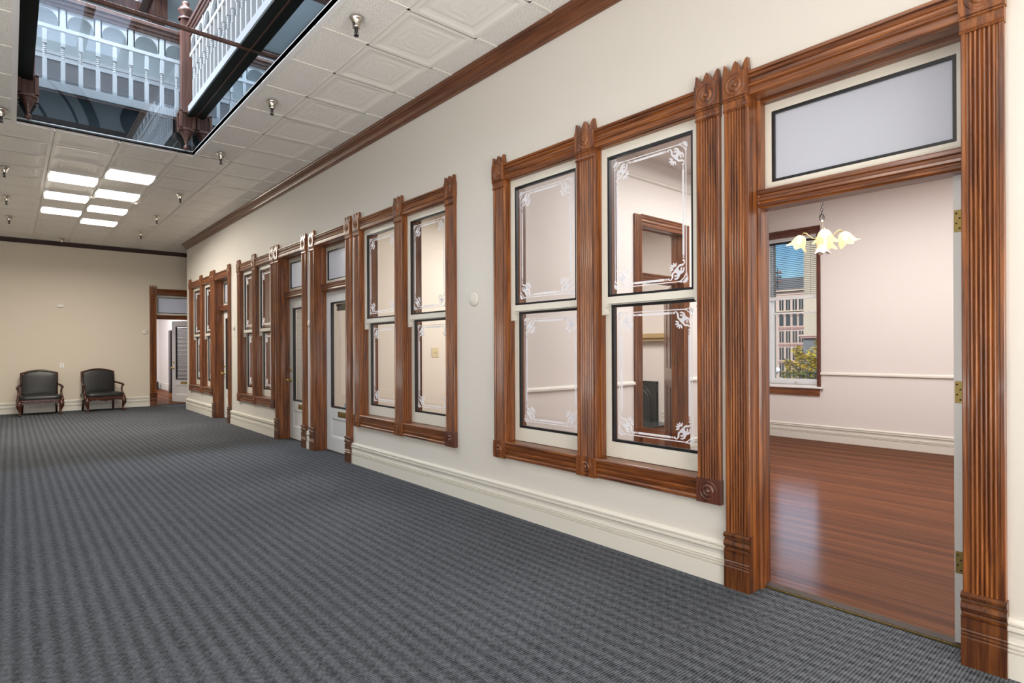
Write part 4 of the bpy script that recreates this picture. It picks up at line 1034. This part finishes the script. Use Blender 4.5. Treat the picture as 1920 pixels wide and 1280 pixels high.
# ------------------------------------------------------------------ armchairs
def armchair(loc, rz, label):
    t = thing('armchair', (0, 0, 0), label, 'armchair', 'black leather armchairs by the end wall')
    W_, L_ = M['dark_wood'], M['leather']
    MB().sup((0, -.015, .375), (.382, .335, .068), .45, .3, 28, 10).build('seat', L_, t)
    def F(x, y, z):
        dz = z - .66
        if dz > 0: z += .062 * max(0, math.cos(PI * x / (2 * .318))) * dz / .25
        bul = .03 * max(0, 1 - (x / .28) ** 2) * max(0, 1 - (dz / .24) ** 2)
        return (x, y - bul + (z - .45) * .13, z)
    MB().sup((0, .240, .66), (.312, .050, .250), .30, .22, 36, 18, F=F).build('backrest', L_, t)
    mb = MB()
    for s in (-1, 1):
        mb.tube([(s * .300, .27, .30), (s * .305, .265, .50), (s * .315, .30, .75), (s * .318, .325, .90), (s * .318, .328, .925)], [.03, .028, .026, .026, .024], 8)
    mb.tube([(-.318, .33, .915)] + [(x, .335, .915 + .066 * math.cos(PI * x / .636)) for x in [-.28 + .56 * i / 12 for i in range(13)]] + [(.318, .33, .915)], .02, 8)
    mb.build('back_frame', W_, t)
    mb = MB()          # carved front rail with a scalloped lower edge
    n = 24; vs = []
    for i in range(n + 1):
        x = -.36 + .72 * i / n; lo = .275 - .035 * math.cos(PI * x / .36) ** 2 * (1 if abs(x) < .3 else .6) - .008 * math.cos(x * 60)
        for y in (-.345, -.315):
            for z in (lo, .345): vs.append((x, y, z))
    fs = []
    for i in range(n):
        b = i * 4; fs += [(b, b + 4, b + 5, b + 1), (b + 2, b + 3, b + 7, b + 6), (b, b + 2, b + 6, b + 4), (b + 1, b + 5, b + 7, b + 3)]
    mb.add(vs, fs)
    for i in range(15):
        x = -.25 + .5 * i / 14; mb.sup((x, -.348, .297 + .016 * math.sin(i * 2.1)), (.020, .012, .012), 1, 1, 8, 6)
    for x in (-.30, .30): mb.sup((x, -.347, .31), (.03, .012, .016), 1, 1, 8, 6)
    mb.box((-.36, -.33, .275), (-.33, .27, .345)); mb.box((.33, -.33, .275), (.36, .27, .345)); mb.box((-.33, .24, .275), (.33, .27, .345))
    mb.build('seat_rail', W_, t)
    for s in (-1, 1):
        mb = MB(); mb.tube([(s * .345, -.325, .33), (s * .370, -.345, .25), (s * .372, -.350, .20), (s * .350, -.335, .12), (s * .345, -.335, .06), (s * .352, -.35, .03)], [.045, .050, .044, .028, .020, .026], 10)
        mb.sup((s * .354, -.358, .022), (.032, .036, .023), 1, 1, 12, 8); mb.build('leg', W_, t)
    for s in (-1, 1):
        MB().tube([(s * .30, .26, .30), (s * .305, .275, .15), (s * .31, .31, 0)], [.026, .023, .020], 8, sq=(1, 1)).build('leg', W_, t)
    for s in (-1, 1):
        mb = MB(); mb.tube([(s * .312, .28, .665), (s * .345, .15, .655), (s * .375, .0, .635), (s * .388, -.12, .625), (s * .388, -.19, .615)], [.018, .022, .026, .026, .024], 8)
        mb.sup((s * .388, -.20, .605), (.030, .030, .030), 1, 1, 12, 8)
        mb.tube([(s * .386, -.19, .60), (s * .372, -.15, .53), (s * .372, -.17, .45), (s * .385, -.25, .37), (s * .390, -.29, .31), (s * .385, -.28, .27)], [.020, .020, .022, .026, .030, .024], 8)
        mb.build('armrest', W_, t)
    t.location = loc; t.rotation_euler = (0, 0, rz)
    return t
armchair((-2.757, 16.90, 0), 0, 'black leather armchair with carved dark frame, the one nearer the hall\'s left side')
armchair((-1.610, 16.95, 0), math.radians(8), 'black leather armchair with carved dark frame, the one nearer the end-wall door')
# ------------------------------------------------------------------ street outside the office window
K = (133.26 / 48.26)
def far(y, z): return y * K, 1.42 + (z - 1.42) * K
mb = MB(); XF = 130
ya, _ = far(20.02, 0); yb, _ = far(22.75, 0)
_, zt = far(0, 6.2); _, zb = far(0, -3.5)
mb.box((XF, ya, zb), (XF + 12, yb, zt))
B = tag(mb.build('stone_building', M['facade']), 'pink stone building with four round-arched windows across the street', 'building')
for y in (21.82, 21.28, 20.74, 20.24):
    yc, _ = far(y, 0); 
    def wn(z0, z1, hw, arch, twin=False):
        _, a = far(0, z0); _, b = far(0, z1); mb = MB()
        if arch:
            pts = [(-hw, a), (hw, a)] + [(hw * math.cos(PI * i / 10), b - hw + hw * math.sin(PI * i / 10)) for i in range(11)]
            mb.prism([(yc + p, q) for p, q in pts], lambda u, z, s: (s, u, z), XF - .12, XF)
            f = mb.build('arched_window', M['facade_glass'], B)
            mb = MB(); mb.tube([(XF - .15, yc + hw * 1.15 * math.cos(PI * i / 12), b - hw + hw * 1.15 * math.sin(PI * i / 12)) for i in range(13)], .13, 6); mb.build('arch_moulding', M['facade_band'], f)
        else:
            for sg in (-1, 1): mb.box((XF - .1, yc + sg * hw * .55 - hw * .36, a), (XF, yc + sg * hw * .55 + hw * .36, b))
            mb.build('window', M['facade_glass'], B)
    wn(3.22, 4.19, .46, True); wn(1.85, 2.78, .52, False); wn(.42, 1.44, .52, False); wn(4.5, 5.35, .5, False); wn(-1.0, .1, .52, False)
    for z in (3.02, 1.66, .24):
        _, q = far(0, z); MB().box((XF - .25, yc - .6, q - .25), (XF, yc + .6, q + .25)).build('spandrel', M['facade_band'], B)
mb = MB()
for z in (4.42, 5.55, 6.05): _, q = far(0, z); mb.box((XF - .5, ya - .2, q - .12), (XF, yb + .2, q + .14))
mb.build('cornice', M['beige_bld'], B)
mb = MB(); k2 = 163.26 / 48.26
mb.box((160, 19.4 * k2, -6), (175, 26 * k2, 1.42 + 5.72 * k2)); 
B2 = tag(mb.build('grey_building', M['grey_bld']), 'plain grey building rising behind the stone one', 'building')
mb = MB()
for i in range(5): mb.box((159.9, (20.2 + .35 * i) * k2, 1.42 + 4.4 * k2), (160, (20.4 + .35 * i) * k2, 1.42 + 4.75 * k2))
mb.build('window', M['facade_glass'], B2)
k3 = 83.26 / 48.26
mb = MB(); mb.box((80, 14.0 * k3, -6), (95, 20.03 * k3, 16.5)); tag(mb.build('street_building', M['beige_bld']), 'tall plain beige building at the window\'s right edge', 'building')
k4 = 63.26 / 48.26
mb = MB(); mb.box((60, 17.5 * k4, -6), (68, 20.1 * k4, 1.42 + .75 * k4)); B4 = tag(mb.build('low_building', M['grey_bld']), 'low building with brown eaves above the yellow tree', 'building')
mb = MB(); mb.box((59.6, 17.4 * k4, 1.42 + .75 * k4), (68.4, 20.2 * k4, 1.42 + .92 * k4)); mb.build('eaves', M['facade_band'], B4)
mb = MB(); mb.box((59.5, 17.3 * k4, 1.42 + .92 * k4), (68.5, 20.3 * k4, 1.42 + 1.05 * k4)); mb.build('parapet', M['facade'], B4)
t = thing('street_floodlight_mast', (150, 22.3 * 3.176, -6), 'lattice floodlight mast against the sky above the grey building', 'mast')
yy = 22.22 * 3.176; zz = 1.42 + 5.2 * 3.176
mb = MB()
for s in (-.35, .35): mb.tube([(150, yy + s, -6), (150, yy + s * .8, zz + 4.4)], .1, 6)
for i in range(22): mb.tube([(150, yy - .33, -5 + i * 1.3), (150, yy + .33, -4.2 + i * 1.3)], .05, 5)
mb.build('mast', M['black_metal'], t)
for i in range(3):
    for j in range(3):
        MB().lathe([(0, 0), (.3, .1), (.42, .5), (.42, .55), (0, .5)], (149.6, yy - 1.1 + 1.1 * j, zz + 1.0 + 1.2 * i), 10, (-.8, -.3, -.4)).build('floodlight', M['grey_bld'] if (i + j) % 2 else M['facade_band'], t)
tag(MB().box((7, -60, -6.2), (400, 200, -6)).build('ground', M['asphalt']), 'street and pavement far below the office window', 'street', kind='structure')
# tree with loose yellow and green leaves
t = thing('street_tree', (30, 13.4, -6), 'yellow and green leafed tree outside the office window', 'tree')
mb = MB(); mb.tube([(30, 13.4, -6), (30.1, 13.5, -3.5), (30, 13.3, -1.5), (30.2, 13.6, .2)], [.2, .16, .12, .05], 8)
for a in range(7): 
    q = a * 2.4; mb.tube([(30.05, 13.4, -2.6 + .3 * a), (30 + .8 * math.cos(q), 13.4 + .8 * math.sin(q), -1.6 + .32 * a), (30 + 1.5 * math.cos(q), 13.4 + 1.5 * math.sin(q), -.9 + .3 * a)], [.08, .05, .02], 6)
mb.build('trunk', M['bark'], t)
ym, gm = MB(), MB()
clumps = [(30, 13.1, .95, .62), (30.2, 13.75, .7, .55), (30, 14.15, 1.25, .30), (29.9, 14.0, .95, .3), (30, 13.4, .15, .8), (30, 14.45, .35, .42), (30.2, 12.8, -.3, 1.0), (30, 14.2, -.45, .7), (30, 14.85, -.15, .3), (30.2, 12.2, .5, .8),
          (30, 13.05, 1.72, .22), (29.8, 13.6, -1.2, 1.0), (30.1, 12.4, -1.2, 1.1), (30, 14.6, -1.3, .7), (30, 14.75, .62, .2)]
for cx, cy, cz, R in clumps:
    for i in range(int(620 * R * R + 150 * R)):
        while True:
            p = Vector((random.uniform(-1, 1), random.uniform(-1, 1), random.uniform(-1, 1)))
            if .35 < p.length < 1: break
        c = Vector((cx, cy, cz)) + p * R
        a, b, s = random.uniform(0, 6.28), random.uniform(-.9, .9), random.uniform(.07, .13)
        ux = Vector((math.cos(a), math.sin(a), b * .6)).normalized(); vy = ux.cross(Vector((random.uniform(-1, 1), random.uniform(-1, 1), 1))).normalized()
        tgt = ym if random.random() < (.82 if cz + p.z * R > .1 else .28) else gm
        tgt.add([c - ux * s, c + vy * s * .5, c + ux * s, c - vy * s * .5], [(0, 1, 2, 3)])
ym.build('yellow_foliage', M['leaf_y'], t, recalc=False); gm.build('green_foliage', M['leaf_g'], t, recalc=False)
t = thing('street_lamp', (34, 17.4, -6), 'black street lamp with white globes left of the tree', 'street lamp')
MB().tube([(34, 17.4, -6), (34, 17.4, .02)], .06, 8).build('post', M['black_metal'], t)
mb = MB()
for s in (-1, 1): mb.tube([(34, 17.4, -.25), (34, 17.4 + s * .22, -.28), (34, 17.4 + s * .28, -.15)], .03, 6)
mb.build('arm', M['black_metal'], t)
for dy, z in ((-.28, 0), (.28, 0), (0, .18)): MB().sup((34, 17.4 + dy, z), (.15, .15, .16), 1, 1, 14, 10).build('globe', M['globe'], t)
# ------------------------------------------------------------------ light
W = bpy.data.worlds.new('world'); S.world = W; W.use_nodes = True
nt = W.node_tree; bg = nt.nodes['Background']
sky = nt.nodes.new('ShaderNodeTexSky'); sky.sky_type = 'NISHITA'; sky.sun_disc = False; sky.sun_elevation = math.radians(38); sky.sun_rotation = math.radians(250); sky.air_density = 1.; sky.dust_density = .3; sky.ozone_density = 2.
tcw = nt.nodes.new('ShaderNodeTexCoord'); spw = nt.nodes.new('ShaderNodeSeparateXYZ'); nt.links.new(tcw.outputs['Generated'], spw.inputs[0])
mr = nt.nodes.new('ShaderNodeMapRange'); mr.interpolation_type = 'SMOOTHSTEP'; mr.inputs['From Min'].default_value = .17; mr.inputs['From Max'].default_value = .27; mr.inputs['To Min'].default_value = .085; mr.inputs['To Max'].default_value = .95
nt.links.new(spw.outputs[2], mr.inputs[0]); hs = nt.nodes.new('ShaderNodeHueSaturation'); mr2 = nt.nodes.new('ShaderNodeMapRange'); mr2.inputs['From Min'].default_value = .17; mr2.inputs['From Max'].default_value = .27; mr2.inputs['To Min'].default_value = 1.4; mr2.inputs['To Max'].default_value = .6; nt.links.new(spw.outputs[2], mr2.inputs[0]); nt.links.new(mr2.outputs[0], hs.inputs['Saturation']); nt.links.new(sky.outputs[0], hs.inputs['Color']); nt.links.new(hs.outputs[0], bg.inputs[0]); mr3 = nt.nodes.new('ShaderNodeMapRange'); mr3.interpolation_type = 'SMOOTHSTEP'; mr3.inputs['From Min'].default_value = .40; mr3.inputs['From Max'].default_value = .52; mr3.inputs['To Min'].default_value = 1.; mr3.inputs['To Max'].default_value = .28
nt.links.new(spw.outputs[2], mr3.inputs[0]); mu = nt.nodes.new('ShaderNodeMath'); mu.operation = 'MULTIPLY'; nt.links.new(mr.outputs[0], mu.inputs[0]); nt.links.new(mr3.outputs[0], mu.inputs[1]); nt.links.new(mu.outputs[0], bg.inputs[1])   # sky band above the roofs brightened for floor reflections, deeper blue near the roofs
def lamp(kind, name, loc, energy, col=(1, 1, 1), size=None, to=None, **kw):
    d = bpy.data.lights.new(name, kind); d.energy = energy; d.color = col
    if size and kind == 'AREA': d.shape = 'RECTANGLE'; d.size, d.size_y = size
    if size and kind != 'AREA': d.shadow_soft_size = size
    o = bpy.data.objects.new(name, d); COL.objects.link(o); o.location = loc
    if to is not None: o.rotation_euler = (Vector(to) - Vector(loc)).to_track_quat('-Z', 'Y').to_euler()
    return o
sun = lamp('SUN', 'sunlight', (-40, -20, 40), 1.75, (1, .93, .84), to=(0, 0, 0)); sun.data.angle = .009
sun.rotation_euler = Vector((1, .35, -.62)).to_track_quat('-Z', 'Y').to_euler()
lamp('AREA', 'skylight_daylight', (-5.0, 7.2, 7.4), 420, (.82, .91, 1), (2.0, 9.5), to=(-2.9, 7.2, 4.0))
lamp('AREA', 'skylight_daylight', (-3.5, 8.0, 7.5), 900, (.80, .90, 1), (.6, 8.0), to=(-3.2, 8.0, 0))
# hall area lamps: lit panels over the seating end, the rest added fill
lamp('AREA', 'troffer_and_fill_lamp', (-2.2, 12.6, 3.93), 250, (1, .92, .80), (1.3, 4.6), to=(-2.2, 12.2, 0))
lamp('AREA', 'upper_fill', (-2.6, .75, 5.25), 60, (.88, .94, 1), (6.5, 1.1), to=(-2.4, 9, 5.8))  # added fill for the far balustrade, no window in this wall
lamp('AREA', 'side_fill', (-4.75, 2.6, .9), 125, (1, .98, .96), (4.0, 1.0), to=(-3.9, 3.6, 4.0))  # added uplight for the near ceiling, no window on this side
lamp('AREA', 'front_fill', (-2.6, -3.9, 1.7), 385, (1, .97, .93), (4.4, 2.6), to=(-2.6, 6, 5.2))  # added fill from behind the viewpoint, no window built there
lamp('AREA', 'troffer_and_fill_lamp', (-4.0, 1.5, 3.93), 28, (1, .96, .9), (1.4, 3.0), to=(-3.6, 1.6, 0))  # added fill for the near doors and wall, no fixture here
lamp('AREA', 'troffer_and_fill_lamp', (-2.6, -2.0, 3.93), 55, (1, .95, .88), (3.0, 3.0), to=(-2.6, -2.0, 0))  # added fill behind the viewpoint, no fixture above
# offices: added fill lamps near the ceiling, with no fixtures
lamp('AREA', 'office_fill', (3.2, 2.2, 3.62), 150, (1, .97, .95), (3, 2.4), to=(3.2, 2.2, 0))  # added fill brightening the nearest office
for y in (6.3, 10.0, 13.9): lamp('AREA', 'office_fill', (3.0, y, 3.6), 150, (1, .95, .89), (2.2, 1.6), to=(3.0, y, 0))  # added fill for the farther offices
lamp('AREA', 'end_room_fill', (-1.4, 22.0, 3.6), 190, (.93, .96, 1), (2, 3), to=(-1.2, 22, 0))  # added fill for the end room, out of sight from the hall
for b in BULBS: lamp('POINT', 'chandelier_bulb', b, .55, (1, .78, .5), .02)
# ------------------------------------------------------------------ camera
f, yaw, roll, cy = 1090.2447, .7119, -.0046, 654.10
cam = bpy.data.cameras.new('camera'); co = bpy.data.objects.new('camera', cam); COL.objects.link(co)
F = Vector((math.sin(yaw), math.cos(yaw), 0)); R = Vector((math.cos(yaw), -math.sin(yaw), 0)); U = Vector((0, 0, 1))
R2 = R * math.cos(roll) + U * math.sin(roll); U2 = -R * math.sin(roll) + U * math.cos(roll)
co.matrix_world = Matrix(((R2.x, U2.x, -F.x, -D_CAM), (R2.y, U2.y, -F.y, 0), (R2.z, U2.z, -F.z, H_CAM), (0, 0, 0, 1)))
cam.sensor_width = 36; cam.sensor_fit = 'HORIZONTAL'; cam.lens = f * 36 / 1920
cam.shift_y = (cy - 640) / 1920
cam.clip_start = .05; cam.clip_end = 1000
S.camera = co
S.view_settings.view_transform = 'Standard'; S.view_settings.look = 'None'; S.view_settings.gamma = 1; S.view_settings.use_curve_mapping = False
S.view_settings.exposure = .38
c = S.cycles
c.use_denoising = True; c.max_bounces = 9; c.diffuse_bounces = 4; c.glossy_bounces = 5; c.transmission_bounces = 4; c.transparent_max_bounces = 14
c.caustics_reflective = False; c.caustics_refractive = False; c.sample_clamp_indirect = 4
